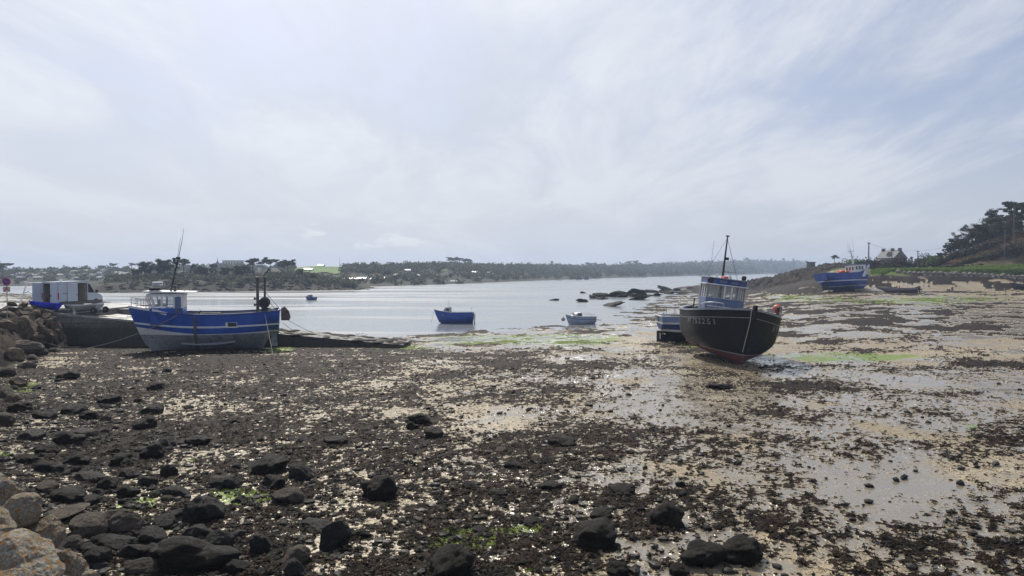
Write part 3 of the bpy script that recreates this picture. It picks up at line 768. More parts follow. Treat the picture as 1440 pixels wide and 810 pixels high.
def pebbles():
    N = 15000
    p = 450 - (450 - 108) * rng.random(N) ** .9
    y = H * F / p; u = -.80 + 1.5 * rng.random(N) ** 1.35; x = u * y
    dens = np.clip(.95 - (u + .7) * .8, .07, 1)
    k = rng.random(N) < dens
    x, y = x[k], y[k]; n = len(x)
    bm = bmesh.new(); bmesh.ops.create_icosphere(bm, subdivisions=1, radius=1)
    bv = np.array([v.co[:] for v in bm.verts]); bf = np.array([[v.index for v in q.verts] for q in bm.faces], dtype=np.int32); bm.free()
    nv = len(bv)
    s = (.02 + .10 * rng.random(n) ** 3) * (1 + .006 * y)
    V = np.repeat(bv[None], n, 0) * (1 + rng.normal(0, .16, (n, nv, 1)))
    V[:, :, 2] *= rng.uniform(.45, .8, n)[:, None]; V[:, :, 0] *= rng.uniform(.8, 1.5, n)[:, None]
    a = rng.uniform(0, 6.28, n); ca, sa = np.cos(a)[:, None], np.sin(a)[:, None]
    vx = V[:, :, 0] * ca - V[:, :, 1] * sa; vy = V[:, :, 0] * sa + V[:, :, 1] * ca
    V = np.stack([vx * s[:, None] + x[:, None], vy * s[:, None] + y[:, None], V[:, :, 2] * s[:, None] + (base_h(x, y) + .02 + s * .12)[:, None]], 2).reshape(-1, 3)
    f = (bf[None] + (np.arange(n, dtype=np.int32) * nv)[:, None, None]).reshape(-1, 3)
    t = NT('shore_pebbles'); g = t.pos(); n1 = t.noise(g, 2.2, 3, .6); n2 = t.noise(g, 5.5, 2, .5)
    c = t.mix(t.ramp(n2, .35, .6), (.006, .005, .004, 1), (.017, .015, .012, 1)); c = t.mix(t.ramp(n1, .57, .7), c, (.09, .078, .06, 1))
    tag(np_mesh('pebbles', V, f, t.out(c, t.ramp(n2, .3, .7, .5, .8), .25), smooth=False), 'dark pebbles strewn over the weed', kind='stuff')
pebbles()
# ---------------------------------------------------------------- hull builder
class Hull:
    def __init__(s, L, B, zs, zk, stern=.7, tm=.42, p=2.3, rake=1.0, srk=.3, bul=.7, vee=.75, kt=.08, full=.75, bw=.5):
        s.L, s.B, s.zs, s.zk, s.stern, s.tm, s.p, s.rake, s.srk, s.bul, s.vee, s.kt, s.full, s.bw = L, B, zs, zk, stern, tm, p, rake, srk, bul, vee, kt, full, bw
    def half(s, t):
        if t < s.tm: b = s.stern + (1 - s.stern) * math.sin(math.pi / 2 * t / s.tm)
        else: b = 1 - ((t - s.tm) / (1 - s.tm)) ** s.p
        return max(0, b) * s.B / 2
    def pt(s, t, z):
        zk, zs = s.zk(t), s.zs(t)
        q = min(1.0, max(0.0, (z - zk) / max(.01, zs - zk)))
        x = s.L * (t - .5) - s.rake * (1 - q) ** 1.25 * smf(.62, 1, t) + s.srk * (1 - q) * (1 - smf(0, .2, t))
        gm = math.sin(math.pi / 2 * min(1, q / .55)) ** s.full * (.9 + .1 * q)
        gb = q ** s.vee
        gs = .12 * q + .88 * smf(.0, .8, q) ** .8
        wb = smf(s.bw, 1, t); ws = (1 - smf(.0, .4, t)) * .75
        g = gm * (1 - wb) + gb * wb
        g = g * (1 - ws) + gs * ws
        return x, max(s.half(t) * g, s.kt * (1 - .5 * wb))
    def find_t(s, x, z):
        t = x / s.L + .5
        for _ in range(12): t += (x - s.pt(min(1, max(0, t)), z)[0]) / s.L * .8
        return min(1, max(0, t))
    def ts(s, n=44):
        return [1 - (1 - i / n) ** 1.25 for i in range(n + 1)]
    def build(s, mats, bands, parent, inner=None, n=44, name='hull'):
        "bands: list of (upper z as function of t, material index, rows)"
        mb = MB(); T = s.ts(n)
        rows = []; rm = []
        for t in T:
            zk, zs = s.zk(t), s.zs(t); lo = zk; r = [zk]
            for up, mi, k in bands:
                u = zs if up is None else min(zs, max(lo, up(t)))
                for j in range(1, k + 1): r.append(lo + (u - lo) * j / k)
                lo = u
            rows.append(r)
        for up, mi, k in bands: rm += [mi] * k
        nr = len(rows[0]); nt = len(T)
        for sd in (1, -1):
            vs = []
            for t, r in zip(T, rows):
                for z in r:
                    x, y = s.pt(t, z); vs.append((x, sd * y, z))
            for j in range(nr - 1):
                fs = [(i * nr + j, (i + 1) * nr + j, (i + 1) * nr + j + 1, i * nr + j + 1) for i in range(nt - 1)]
                mb.add(vs, fs, rm[j], True)   # duplicates are merged below
        # keel strip, stem and transom
        a = [(*s.pt(t, r[0]), r[0]) for t, r in zip(T, rows)]
        vs = [(x, y, z) for x, y, z in a] + [(x, -y, z) for x, y, z in a]
        mb.add(vs, [(i, i + 1, nt + i + 1, nt + i) for i in range(nt - 1)], rm[0])
        for ti, t in ((0, T[0]), (nt - 1, T[-1])):
            b = [(*s.pt(t, z), z) for z in rows[ti]]
            vs = [(x, y, z) for x, y, z in b] + [(x, -y, z) for x, y, z in b]
            for j in range(nr - 1): mb.add(vs, [(j, j + 1, nr + j + 1, nr + j)], rm[j])
        # inside of the bulwark
        if inner is not None:
            for sd in (1, -1):
                vs = []
                for t in T:
                    for z in (s.zs(t), s.zs(t) - s.bul):
                        x, y = s.pt(t, z); x = min(x, s.L / 2 - .16) if t > .9 else x
                        vs.append((x + (.07 if t < .02 else 0), sd * max(0, y - .07), z))
                mb.add(vs, [(i * 2, (i + 1) * 2, (i + 1) * 2 + 1, i * 2 + 1) for i in range(nt - 1)], inner, True)
            b = []
            for z in (s.zs(0), s.zs(0) - s.bul):
                x, y = s.pt(0, z); b += [(x + .07, y - .07, z), (x + .07, -y + .07, z)]
            mb.add(b, [(0, 1, 3, 2)], inner)
        import bmesh
        o = mb.build(name, mats, parent, fix=False)
        bm = bmesh.new(); bm.from_mesh(o.data); bmesh.ops.remove_doubles(bm, verts=bm.verts, dist=.002); bmesh.ops.recalc_face_normals(bm, faces=bm.faces); bm.to_mesh(o.data); bm.free()
        return o
    def deck(s, mat, parent, drop=None, name='deck'):
        mb = MB(); T = s.ts(30); d = s.bul if drop is None else drop
        a = []
        for t in T:
            z = s.zs(t) - d; x, y = s.pt(t, z); a.append((x, max(0, y - .06), z))
        n = len(a); vs = a + [(x, -y, z) for x, y, z in a]
        mb.add(vs, [(i, i + 1, n + i + 1, n + i) for i in range(n - 1)])
        return mb.build(name, mat, parent, fix=False)
    def rail(s, mat, parent, w=.16, h=.08, name='gunwale', zoff=0.0, t0=0, t1=1, out=.04, zf=None, end=True):
        "strip that follows the sheer (or zf) round the hull"
        mb = MB(); T = [t0 + (t1 - t0) * i / 40 for i in range(41)]
        zf = zf or (lambda t: s.zs(t) + zoff)
        for sd in (1, -1):
            vs = []
            for t in T:
                z = zf(t); x, y = s.pt(t, z)
                yo, yi = y + out, max(0.0, y + out - w)
                vs += [(x, sd * yo, z - h / 2), (x, sd * yo, z + h / 2), (x, sd * yi, z + h / 2), (x, sd * yi, z - h / 2)]
            fs = []
            for i in range(len(T) - 1):
                for j in range(4): fs.append((i * 4 + j, i * 4 + (j + 1) % 4, i * 4 + 4 + (j + 1) % 4, i * 4 + 4 + j))
            fs += [(0, 1, 2, 3), tuple(len(vs) - 4 + q for q in (3, 2, 1, 0))]
            mb.add(vs, fs, 0)
        if end and t0 == 0:
            x, y = s.pt(0, zf(0)); mb.box((x - out / 2 + .02, 0, zf(0)), (w, 2 * y - w, h))
        return mb.build(name, mat, parent)
    def text(s, body, t, z, size, side, mat, parent, slope=0.0, name='registration', spacing=1.15):
        cu = bpy.data.curves.new('txt', 'FONT'); cu.body = body; cu.size = size; cu.space_character = spacing; cu.align_x = 'CENTER'
        cu.offset = .006
        tmp = bpy.data.objects.new('txt', cu); COL.objects.link(tmp)
        dg = bpy.context.evaluated_depsgraph_get(); me = bpy.data.meshes.new_from_object(tmp.evaluated_get(dg))
        bpy.data.objects.remove(tmp)
        x0 = s.pt(t, z)[0]
        for v in me.vertices:
            u, w = v.co.x, v.co.y
            x = x0 + (u if side < 0 else -u); zz = z + w + slope * (x - x0)
            tt = s.find_t(x, zz); y = s.pt(tt, zz)[1]
            v.co = (x, side * (y + .02), zz)
        me.name = name; me.materials.append(mat)
        o = bpy.data.objects.new(name, me); link(o, parent)
        md = o.modifiers.new('t', 'SOLIDIFY'); md.thickness = .01; md.offset = 0
        return o
    def posts(s, mat, parent, t0, t1, n, h, r=.022, inset=.05, rails=(1.0, .5), name='bow_rail', both=True, close=True):
        mb = MB(); top = {k: [] for k in rails}
        path = []
        for sd in ((1, -1) if both else (1,)):
            seg = []
            for i in range(n):
                t = t0 + (t1 - t0) * i / (n - 1); z = s.zs(t); x, y = s.pt(t, z); y = max(.0, y - inset)
                seg.append(Vector((x, sd * y, z)))
            path.append(seg)
        allp = path[0] + (list(reversed(path[1])) if both else [])
        for p in allp: mb.tube([p, p + Vector((0, 0, h))], r, 6)
        for k in rails:
            if close or not both: mb.tube([p + Vector((0, 0, h * k)) for p in allp], r, 6)
            else:
                for seg in path: mb.tube([p + Vector((0, 0, h * k)) for p in seg], r, 6)
        return mb.build(name, mat, parent, fix=False)
def rope(name, pts, r, mat, label, sag=.25, n=14, cat='rope', group=None):
    path = []
    for a, b in zip(pts[:-1], pts[1:]):
        a, b = Vector(a), Vector(b)
        for i in range(n + (b is pts[-1])):
            q = i / n; p = a.lerp(b, q); p.z -= sag * 4 * q * (1 - q); path.append(p)
    path.append(Vector(pts[-1]))
    mb = MB(); mb.tube(path, r, 6)
    return tag(mb.build(name, mat), label, cat, group)
def window(parent, c, w, h, axis='x', frame=M['white'], glass=M['glass_dark'], fr=.05, th=.03, rot=None, name='window'):
    "frame with a pane as its child; axis = the way it faces; rot = extra turn about its centre"
    mb = MB(); g = MB()
    mb.box((0, 0, h / 2 + fr / 2), (th, w + 2 * fr, fr)); mb.box((0, 0, -h / 2 - fr / 2), (th, w + 2 * fr, fr))
    mb.box((0, w / 2 + fr / 2, 0), (th, fr, h - .002)); mb.box((0, -w / 2 - fr / 2, 0), (th, fr, h - .002))
    g.box((0, 0, 0), (th * .4, w - .001, h - .001))
    o = mb.build(name, frame, parent); o.location = c
    o.rotation_euler = rot if rot is not None else (0, 0, 0 if axis == 'x' else math.pi / 2)
    g.build('pane', glass, o)
    return o

# ---------------------------------------------------------------- blue fishing boat on the left
def blue_boat():
    c = P(290, 490, 0); zb = hz(c.x, 59.6) + .02
    root = empty('fishing_boat', (c.x, 59.6, zb), (R(-1.0), R(.2), R(196)), 'blue and white fishing boat aground beside the stone jetty, with pale wheelhouse', 'fishing boat')
    zs = lambda t: 2.98 + .5 * max(0, (t - .45) / .55) ** 2 + .22 * max(0, (.4 - t) / .4) ** 2
    def zk(t):
        return 1.15 * (1 - smf(.055, .115, t)) + .55 * smf(.93, 1, t) ** 2
    h = Hull(11.3, 4.0, zs, zk, stern=.80, tm=.42, p=2.5, rake=1.15, srk=.10, bul=.8, vee=.85)
    st_lo = lambda t: 1.90 + .32 * max(0, (t - .45) / .55) ** 1.6 + .10 * max(0, (.4 - t) / .4)
    st_hi = lambda t: st_lo(t) + .15
    wb = lambda t: 1.38
    wt = lambda t: 1.44 + .10 * smf(.35, .0, t) + .55 * max(0, (t - .52) / .48) ** 1.1
    mats = [M['antifoul_grey'], M['hull_white'], M['hull_blue'], M['hull_deep_blue'], M['cap_grey']]
    h.build(mats, [(wb, 0, 8), (wt, 1, 2), (st_lo, 2, 4), (st_hi, 1, 1), (None, 2, 6)], root, inner=4)
    h.deck(M['wood_deck'], root)
    h.rail(M['hull_deep_blue'], root, .2, .08)
    h.rail(M['hull_white'], root, .08, .07, name='rubbing_strake', out=.05, zf=lambda t: (st_lo(t) + st_hi(t)) / 2, t0=.0, t1=.97)
    # white edged raised foredeck
    mb = MB(); T = [.74 + .26 * i / 12 for i in range(13)]; a = []
    for t in T:
        z = zs(t) + .05 + .16 * smf(.74, .82, t); x, y = h.pt(t, zs(t)); a.append((x + (.02 if t == 1 else 0), y + .03, z))
    n = len(a)
    vs = [(x, y, z) for x, y, z in a] + [(x, -y, z) for x, y, z in a] + [(x, y, z - .2) for x, y, z in a] + [(x, -y, z - .2) for x, y, z in a]
    fs = [(i, i + 1, n + i + 1, n + i) for i in range(n - 1)] + [(i, i + 1, 2 * n + i + 1, 2 * n + i) for i in range(n - 1)] + [(n + i, n + i + 1, 3 * n + i + 1, 3 * n + i) for i in range(n - 1)]
    fs.append((0, n, 3 * n, 2 * n))
    mb.add(vs, fs); mb.build('foredeck', M['hull_white'], root)
    h.posts(M['steel'], root, .88, .985, 4, .85, .022, .12)
    # bilge keel, dark side fender, freeing port
    for sd in (1, -1):
        mb = MB(); vs = []
        for i in range(13):
            t = .30 + .36 * i / 12; z = .62 + .34 * ((t - .5) / .2) ** 2 * .45
            x, y = h.pt(t, z); e = .26 * math.sin(math.pi * i / 12) ** .5 + .02
            vs += [(x, sd * (y - .05), z + .09), (x, sd * (y + e), z + .05), (x, sd * (y + e), z - .08), (x, sd * (y - .05), z - .10)]
        fs = [(i * 4 + j, i * 4 + (j + 1) % 4, i * 4 + 4 + (j + 1) % 4, i * 4 + 4 + j) for i in range(12) for j in range(4)] + [(0, 1, 2, 3), (48, 49, 50, 51)]
        mb.add(vs, fs); mb.build('bilge_keel', M['cap_grey'], root)
    mb = MB(); pts = []
    for i in range(8):
        z = .45 + i * .34; x, y = h.pt(.555, z); pts.append((x, y + .09, z))
    mb.tube(pts, .10, 8); mb.build('fender_pole', M['gal_dark'], root)
    x, y = h.pt(.32, 2.12)
    fr = MB(); fr.box((x, y + .012, 2.12), (.86, .05, .42)); f = fr.build('freeing_port', M['white'], root)
    mb = MB(); mb.box((x - .06, y + .035, 2.16), (.66, .03, .30)); mb.build('port_opening', M['dark'], f)
    # rudder and propeller
    mb = MB(); mb.prism([(-5.45, .15), (-4.9, .15), (-4.95, 1.5), (-5.35, 1.5)], -.05, .05); mb.build('rudder', M['antifoul_grey'], root)
    mb = MB()
    for k in range(3):
        a = k * 2.094; mb.box((-4.72, .22 * math.cos(a), .68 + .22 * math.sin(a)), (.05, .18, .42), rot=(a - math.pi / 2, 0, .5))
    mb.tube([(-4.85, 0, .68), (-4.2, 0, .68)], .07, 8); mb.build('propeller', M['brass'], root)
    # wheelhouse
    W = empty('wheelhouse', (0, 0, 0)); W.parent = root
    x0, x1, hw, zb_, zm, zt = 1.6, 3.95, 1.15, 2.2, 3.48, 4.62
    mb = MB(); mb.prism([(x0, zb_), (x1, zb_), (x1 + .05, zm), (x0, zm)], -hw, hw, 'Y'); mb.build('lower_house', M['hull_blue'], W, bevel=.03)
    mb = MB()   # white window band: posts and header
    for xx, sl in ((x0 + .06, 0), (x0 + .62, 0), (x0 + 1.5, 0), (x1 - .25, .12)):
        for sd in (1, -1): mb.add([(xx - .06, sd * hw, zm), (xx + .06, sd * hw, zm), (xx + .06 + sl, sd * hw, zt - .2), (xx - .06 + sl, sd * hw, zt - .2), (xx - .06, sd * (hw - .06), zm), (xx + .06, sd * (hw - .06), zm), (xx + .06 + sl, sd * (hw - .06), zt - .2), (xx - .06 + sl, sd * (hw - .06), zt - .2)],
              [(0, 1, 2, 3), (7, 6, 5, 4), (0, 4, 5, 1), (1, 5, 6, 2), (2, 6, 7, 3), (3, 7, 4, 0)])
    for yy in (-1.09, -.38, .38, 1.09): mb.tube([(x1 - .02, yy, zm), (x1 + .30, yy, zt - .2)], .055, 6)
    mb.box(((x0 + x1) / 2 + .1, 0, zt - .11), (x1 - x0 + .3, 2 * hw + .02, .18))
    mb.box((x0 + .02, 0, (zm + zt) / 2 - .1), (.05, 2 * hw - .02, zt - zm - .2))
    mb.build('window_band', M['white'], W)
    mb = MB(); mb.box((x0 + .34, hw - .02, 3.5), (.44, .04, 1.75)); d = mb.build('door', M['house_blue'], W)
    MB().box((x0 + .46, hw + .015, 3.3), (.04, .05, .14)).build('handle', M['steel'], d)
    window(W, (x0 + 1.06, hw - .025, 3.98), .72, .70, 'y', M['white'], M['glass_clear'])
    window(W, (x0 + 1.9, hw - .025, 3.98), .52, .70, 'y', M['white'], M['glass_clear'])
    window(W, (x0 + 1.06, -hw + .025, 3.98), .72, .70, 'y', M['white'], M['glass_clear'])
    mb = MB(); mb.prism([(x0 - .85, zt + .02), (x1 + .35, zt + .08), (x1 + .5, zt + .2), (x1 + .2, zt + .22), (x0 - .85, zt + .10)], -hw - .12, hw + .12); mb.build('roof', M['hull_white'], W, bevel=.02)
    mb = MB(); mb.box((x1 - .35, .62, zt + .36), (.85, 1.0, .22)); mb.build('awning_roll', M['black_rubber'], W, bevel=.06)
    mb = MB(); mb.tube([(x1 - .4, .1, zt + .2), (x1 - .4, .1, zt + .62)], .05, 8); mb.lathe([(.30, 0), (.40, .03), (.40, .12), (.40, .24), (.34, .30)], 16, 0, (x1 - .4, .1, zt + .6)); rd = mb.build('radar_dome', M['white'], W)
    MB().lathe([(.406, .12), (.406, .19)], 16, 0, (x1 - .4, .1, zt + .6)).build('blue_stripe', M['house_blue'], rd)
    MB().lathe([(.05, 0), (.13, .06), (.06, .16), (.05, .30), (.14, .46)], 10, 0, (2.25, .35, zt + .14)).build('horn', M['dark'], W)
    MB().box((1.35, .4, zt + .3), (.5, .06, .05)).tube([(1.15, .4, zt + .1), (1.15, .4, zt + .3)], .03, 6).tube([(1.55, .4, zt + .1), (1.55, .4, zt + .3)], .03, 6).build('roof_rail', M['steel'], W)
    mb = MB(); mb.box((x1 - .6, .1, 3.85), (.25, .5, .55)); mb.build('console_screen', M['dark'], W)
    # mast with whip aerials
    mb = MB(); mb.tube([(2.62, 0, zt + .1), (2.35, 0, 5.9), (2.02, 0, 7.45)], [.07, .06, .045], 8); mb.tube([(2.2, -.35, 7.1), (2.2, .35, 7.1)], .03, 6); mb.tube([(2.5, 0, 6.3), (2.15, 0, 6.6), (2.05, 0, 7.0)], .03, 6)
    mb.box((2.28, .3, 7.25), (.16, .14, .3)); mb.box((2.02, 0, 7.4), (.3, .2, .18)); mb.tube([(2.2, .0, 6.9), (2.35, 0, 7.35)], .05, 6)
    ms = mb.build('mast', M['dark'], root)
    MB().tube([(2.0, 0, 7.4), (1.72, 0, 8.8), (1.58, 0, 9.75)], [.03, .02, .012], 6).tube([(2.06, .18, 7.4), (1.8, .18, 9.0)], [.02, .01], 6).build('whip_aerial', M['dark'], ms)
    # gallows at the stern
    mb = MB()
    mb.box((-3.95, .5, 4.35), (.26, .2, 2.9), taper=.7); mb.box((-4.5, .3, 4.35), (.20, .18, 2.9), taper=.75)
    mb.box((-4.2, .4, 5.82), (.85, .5, .10)); mb.tube([(-4.4, .4, 5.9), (-4.85, .4, 6.55)], .06, 6)
    for z in (3.6, 4.1): mb.tube([(-3.82, .5, z), (-3.66, .5, z + .05)], .12, 8)
    mb.build('gallows', M['gal_dark'], root)
    mb = MB(); mb.lathe([(.44, -.75), (.44, -.68), (.26, -.66), (.26, .66), (.44, .68), (.44, .75)], 16, 0, (-4.45, 0, 3.75), 'Y'); mb.box((-4.45, .85, 3.35), (.3, .1, .8)); mb.box((-4.45, -.85, 3.35), (.3, .1, .8)); mb.build('net_drum', M['dark'], root)
    mb = MB()
    for k in range(16): mb.ball((-5.1 + .25 * random.random() * 3, random.uniform(-1.2, 1.2), 2.98 + random.uniform(-.05, .22)), random.uniform(.16, .3), 0, 8, 6, sq=(1.3, 1, .6))
    mb.build('heaped_net', M['dark'], root)
    mb = MB(); mb.box((.35, .6, 2.9), (1.0, .12, .12), rot=(0, -.25, .2)); mb.box((-.3, .2, 2.85), (1.6, .25, .3)); mb.tube([(.9, .9, 2.3), (.3, .9, 3.25)], .05, 6); mb.build('deck_gear', M['gal_dark'], root)
    # stays
    MB().tube([(-4.6, .9, 4.6), (-5.75, 1.2, 3.2)], .02, 6).tube([(-4.5, .95, 4.3), (-5.4, 1.3, 3.2)], .02, 6).build('stay', M['rope_dark'], root)
    root.update_tag(); bpy.context.view_layer.update(); mw = root.matrix_world
    # trawl board hung over the stern
    p = mw @ Vector((-6.1, .95, 2.75))
    d = MB(); d.prism([(-.34, .55), (-.05, .72), (.28, .35), (.42, -.15), (.30, -.42), (-.34, -.42)], -.05, .05)
    do = empty('trawl_board', p, (0, 0, R(8)), 'grey brown trawl board hung over the stern of the blue and white boat', 'trawl board')
    d.build('board', M['door_wood'], do, bevel=.02)
    MB().box((.05, -.065, .05), (.5, .03, .10)).box((.05, -.065, -.3), (.55, .03, .08)).build('iron_strap', M['gal_dark'], do)
    MB().lathe([(.10, -.02), (.10, .02)], 10, 0, (.12, -.07, .25), 'Y').build('ring', M['dark'], do)
    # ropes
    b1 = mw @ Vector((1.9, 1.95, 2.95)); e1 = P(112, 489, .1); e1.z = hz(e1.x, e1.y) + .05
    rope('mooring_rope', [b1, e1], .022, M['rope'], 'pale mooring rope from blue boat bow down to the left shore', .35)
    s1 = mw @ Vector((-4.55, 1.75, 2.9)); e2 = P(384, 499, 0); e2.z = hz(e2.x, e2.y) + .03
    rope('mooring_rope', [s1, e2], .02, M['rope'], 'rope hanging from the blue boat stern straight down to the weed', .02)
    s2 = mw @ Vector((-5.9, .9, 2.6))
    rope('mooring_rope', [s2, D(452, 473, 64)], .016, M['rope_dark'], 'upper dark stern rope stretched to the low end of the jetty', .1)
    rope('mooring_rope', [mw @ Vector((-5.9, .9, 2.1)), D(428, 473, 64)], .016, M['rope_dark'], 'lower dark stern rope stretched to the jetty', .08)
    rope('mooring_rope', [mw @ Vector((-5.2, .6, 1.7)), D(404, 474, 63.5)], .025, M['rope_dark'], 'short thick rope from under the blue boat stern to the jetty', .06)
    rope('mooring_rope', [mw @ Vector((5.8, 0, 3.3)), D(180, 440, 66.4)], .014, M['rope_dark'], 'short rope from the blue boat stem up to the quay', .05)
blue_boat()

# ---------------------------------------------------------------- black boat
def black_boat():
    root = empty('fishing_boat', (15.65, 55.1, hz(15.65, 55.1) + .12), (R(-7), R(.8), R(-90)), 'black hulled trawler leaning on the sand with bow towards the viewer and red bottom', 'fishing boat'); root.scale = (1.08, 1.14, 1.06)
    zs = lambda t: 2.95 + .72 * max(0, (t - .4) / .6) ** 2 + .12 * max(0, (.35 - t) / .35) ** 2
    zk = lambda t: .75 * (1 - smf(.08, .2, t)) + .18 * smf(.9, 1, t) ** 2
    h = Hull(11.0, 5.7, zs, zk, stern=.46, tm=.45, p=4.0, rake=.75, srk=.25, bul=.65, vee=.5, full=.6, bw=.72)
    wl = lambda t: .98 - .32 * smf(.1, .9, t); wl2 = lambda t: wl(t) + .05
    ln = lambda t: zs(t) - .56; l2 = lambda t: zs(t) - .51
    h.build([M['antifoul_red'], M['cap_grey'], M['hull_black'], M['letter_grey']], [(wl, 0, 7), (wl2, 1, 1), (ln, 2, 10), (l2, 3, 1), (None, 2, 4)], root, inner=2, n=54)
    h.deck(M['wood_deck'], root)
    h.rail(M['cap_grey'], root, .24, .12)
    MB().prism([(5.3, 3.1), (5.72, 3.1), (5.76, 3.95), (5.42, 3.95)], -.10, .10).build('stem_head', M['hull_black'], root, bevel=.02)
    h.text('BR 752251', .74, 2.22, .50, -1, M['letter_grey'], root, slope=.10, spacing=1.3)
    h.text('BR 752251', .74, 2.22, .50, 1, M['letter_grey'], root, slope=.10, spacing=1.3)
    for sd in (1, -1):
        pts = []
        for i in range(9):
            t = .3 + .35 * i / 8; x, y = h.pt(t, .75); pts.append((x, sd * (y + .04), .72))
        MB().tube(pts, .10, 6).build('bilge_keel', M['antifoul_red'], root)
    # wheelhouse
    W = empty('wheelhouse', (-1.7, -.12, 0)); W.parent = root
    xb, xf, hw, z0, zm, zw, zt = -.6, 1.7, 1.28, 2.3, 4.0, 5.0, 5.5
    fr = [(xb, hw), (xf - .55, hw), (xf, .72), (xf, -.72), (xf - .55, -hw), (xb, -hw)]
    MB().prism(fr, z0, zm, 'Z').build('lower_house', M['house_blue'], W, bevel=.02)
    def ring(poly, za, zb, mat, name, g=0):
        return MB().prism([(x + (g if x > .9 else -g), y + g * (1 if y > 0 else -1)) for x, y in poly], za, zb, 'Z').build(name, mat, W, bevel=.015)
    ring(fr, zw, zt - .12, M['hull_deep_blue'], 'name_board', .02)
    ring(fr, zw - .07, zw - .001, M['white'], 'visor', .13)
    ring(fr, zt - .118, zt - .05, M['cap_grey'], 'roof', .10)
    mb = MB(); mb.prism([(x - .12 if x > 0 else x + .1, y * .9) for x, y in fr], zm, zm + .02, 'Z')
    segs = list(zip(fr, fr[1:] + fr[:1])); cnt = [3, 1, 3, 1, 3, 2]
    for (a, b), k in zip(segs, cnt):
        for i in range(k + 1):
            x = a[0] + (b[0] - a[0]) * i / k; y = a[1] + (b[1] - a[1]) * i / k
            mb.box((x * .985, y * .97, (zm + zw) / 2 - .035), (.09, .09, zw - zm - .075))
    mb.build('window_frame', M['white'], W)
    for (a, b), k in zip(segs, cnt):
        L = math.hypot(b[0] - a[0], b[1] - a[1]); an = math.atan2(b[1] - a[1], b[0] - a[0]) - math.pi / 2
        for i in range(k):
            q = (i + .5) / k; c = ((a[0] + (b[0] - a[0]) * q) * .97, (a[1] + (b[1] - a[1]) * q) * .96, (zm + zw) / 2 - .03)
            window(W, c, L / k - .2, .78, 'x', M['cap_grey'], M['glass_clear'], .035, .025, rot=(0, 0, an))
    MB().tube([(xf + .05, -hw, 3.42), (xf + .12, -.6, 3.42), (xf + .12, .6, 3.42), (xf + .05, hw, 3.42)], .03, 6).build('hand_rail', M['white'], W)
    MB().box((xf + .012, -.55, 2.95), (.03, .85, .72)).build('hatch_opening', M['dark'], W)
    MB().box((xf + .012, .52, 2.75), (.03, .8, .42)).build('dark_panel', M['dark'], W)
    # pale lettering on the board: worn, unreadable strokes
    lt = MB(); xq = xf + .032
    rd = random.Random(5)
    for y0 in (-.62, .14):
        for i in range(5): lt.box((xq, y0 + i * .105, 5.19), (.012, .06 if i % 2 else .04, .14 + .02 * (i % 3)))
    lt.build('board_lettering', M['cap_grey'], W)
    MB().lathe([(.13, 0), (.16, .12), (.16, .25), (.1, .32)], 12, 0, (1.2, 1.05, zt - .04)).tube([(1.2, 1.05, zt - .06), (1.2, 1.05, zt + .1)], .05, 6).build('search_light', M['dark'], W)
    MB().lathe([(.22, -.05), (.22, .05)], 14, 0, (1.42, -1.16, 5.22), 'X').build('life_ring', M['dark'], W)
    MB().box((.5, .1, zt + .02), (.7, .5, .16)).build('roof_locker', M['orange'], W, bevel=.03)
    MB().tube([(1.2, -.75, zt - .05), (1.2, -.75, zt + .25)], .06, 8).build('roof_lamp', M['white'], W)
    MB().tube([(1.45, .05, zt - .06), (1.45, .05, zt + .2)], .09, 8).build('roof_lamp', M['white'], W)
    MB().tube([(.1, -.95, zt - .05), (.1, -.95, 8.1)], [.018, .008], 5).build('whip_aerial', M['steel'], W)
    mb = MB(); mb.tube([(-.25, 0, 2.3), (-.32, 0, 5.6), (-.40, 0, 8.6)], [.09, .075, .045], 8); mb.tube([(-.40, -.12, 8.55), (-.40, .12, 8.55)], .05, 6); mb.box((-.3, .14, 6.9), (.16, .2, .2)); mb.tube([(-.3, -.02, 5.95), (-.3, .6, 5.95)], .02, 6)
    ms = mb.build('mast', M['dark'], root)
    MB().tube([(-.40, 0, 8.4), (-.9, -1.9, 3.6)], .009, 5).tube([(-.40, 0, 8.4), (-.9, 1.9, 3.6)], .009, 5).tube([(-.40, 0, 8.4), (1.3, .5, 5.5)], .008, 5).build('stay', M['rope_dark'], ms)
    ms.location = (-1.6, -.1, 0)
    # bow rail on both sides of the stem, port one tall
    for t0, t1, sd in ((.62, .90, 1), (.76, .90, -1)):
        mb = MB(); tops = []
        for i in range(5):
            t = t0 + (t1 - t0) * i / 4; z = zs(t); x, y = h.pt(t, z); hh = (.75 if sd > 0 else .45) * (.55 + .45 * math.sin(math.pi * (i + .7) / 5.4))
            mb.tube([(x, sd * (y - .06), z), (x, sd * (y - .06), z + hh)], .028, 6); tops.append((x, sd * (y - .06), z + hh))
        mb.tube(tops, .028, 6); mb.build('bow_rail', M['steel'], root, fix=False)
    mb = MB(); t = .72; x, y = h.pt(t, zs(t)); y -= .25
    mb.tube([(x, y, zs(t) - .4), (x, y, zs(t) + .55)], .10, 10); cp = mb.build('cowl_pipe', M['gal_dark'], root)
    MB().ball((x, y - .05, zs(t) + .68), .29, 0, 16, 10).build('orange_cowl', M['orange'], cp)
    MB().lathe([(.18, -.02), (.18, .03)], 14, 0, (x + .275, y - .02, zs(t) + .66), 'X').build('cowl_mouth', M['dark'], cp)
    mb = MB(); rd = random.Random(9)
    for k in range(14): mb.ball((rd.uniform(2.2, 4.2), rd.uniform(-1.1, 1.1), zs(.8) - .18 + rd.uniform(-.1, .25)), rd.uniform(.1, .22), 0, 8, 6, sq=(1.2, 1, .7))
    mb.tube([(3.2, .3, 2.6), (3.2, .3, 3.7)], .09, 8); mb.tube([(3.2, -.25, 3.55), (3.2, .75, 3.55)], .06, 8); mb.build('windlass', M['dark'], root)
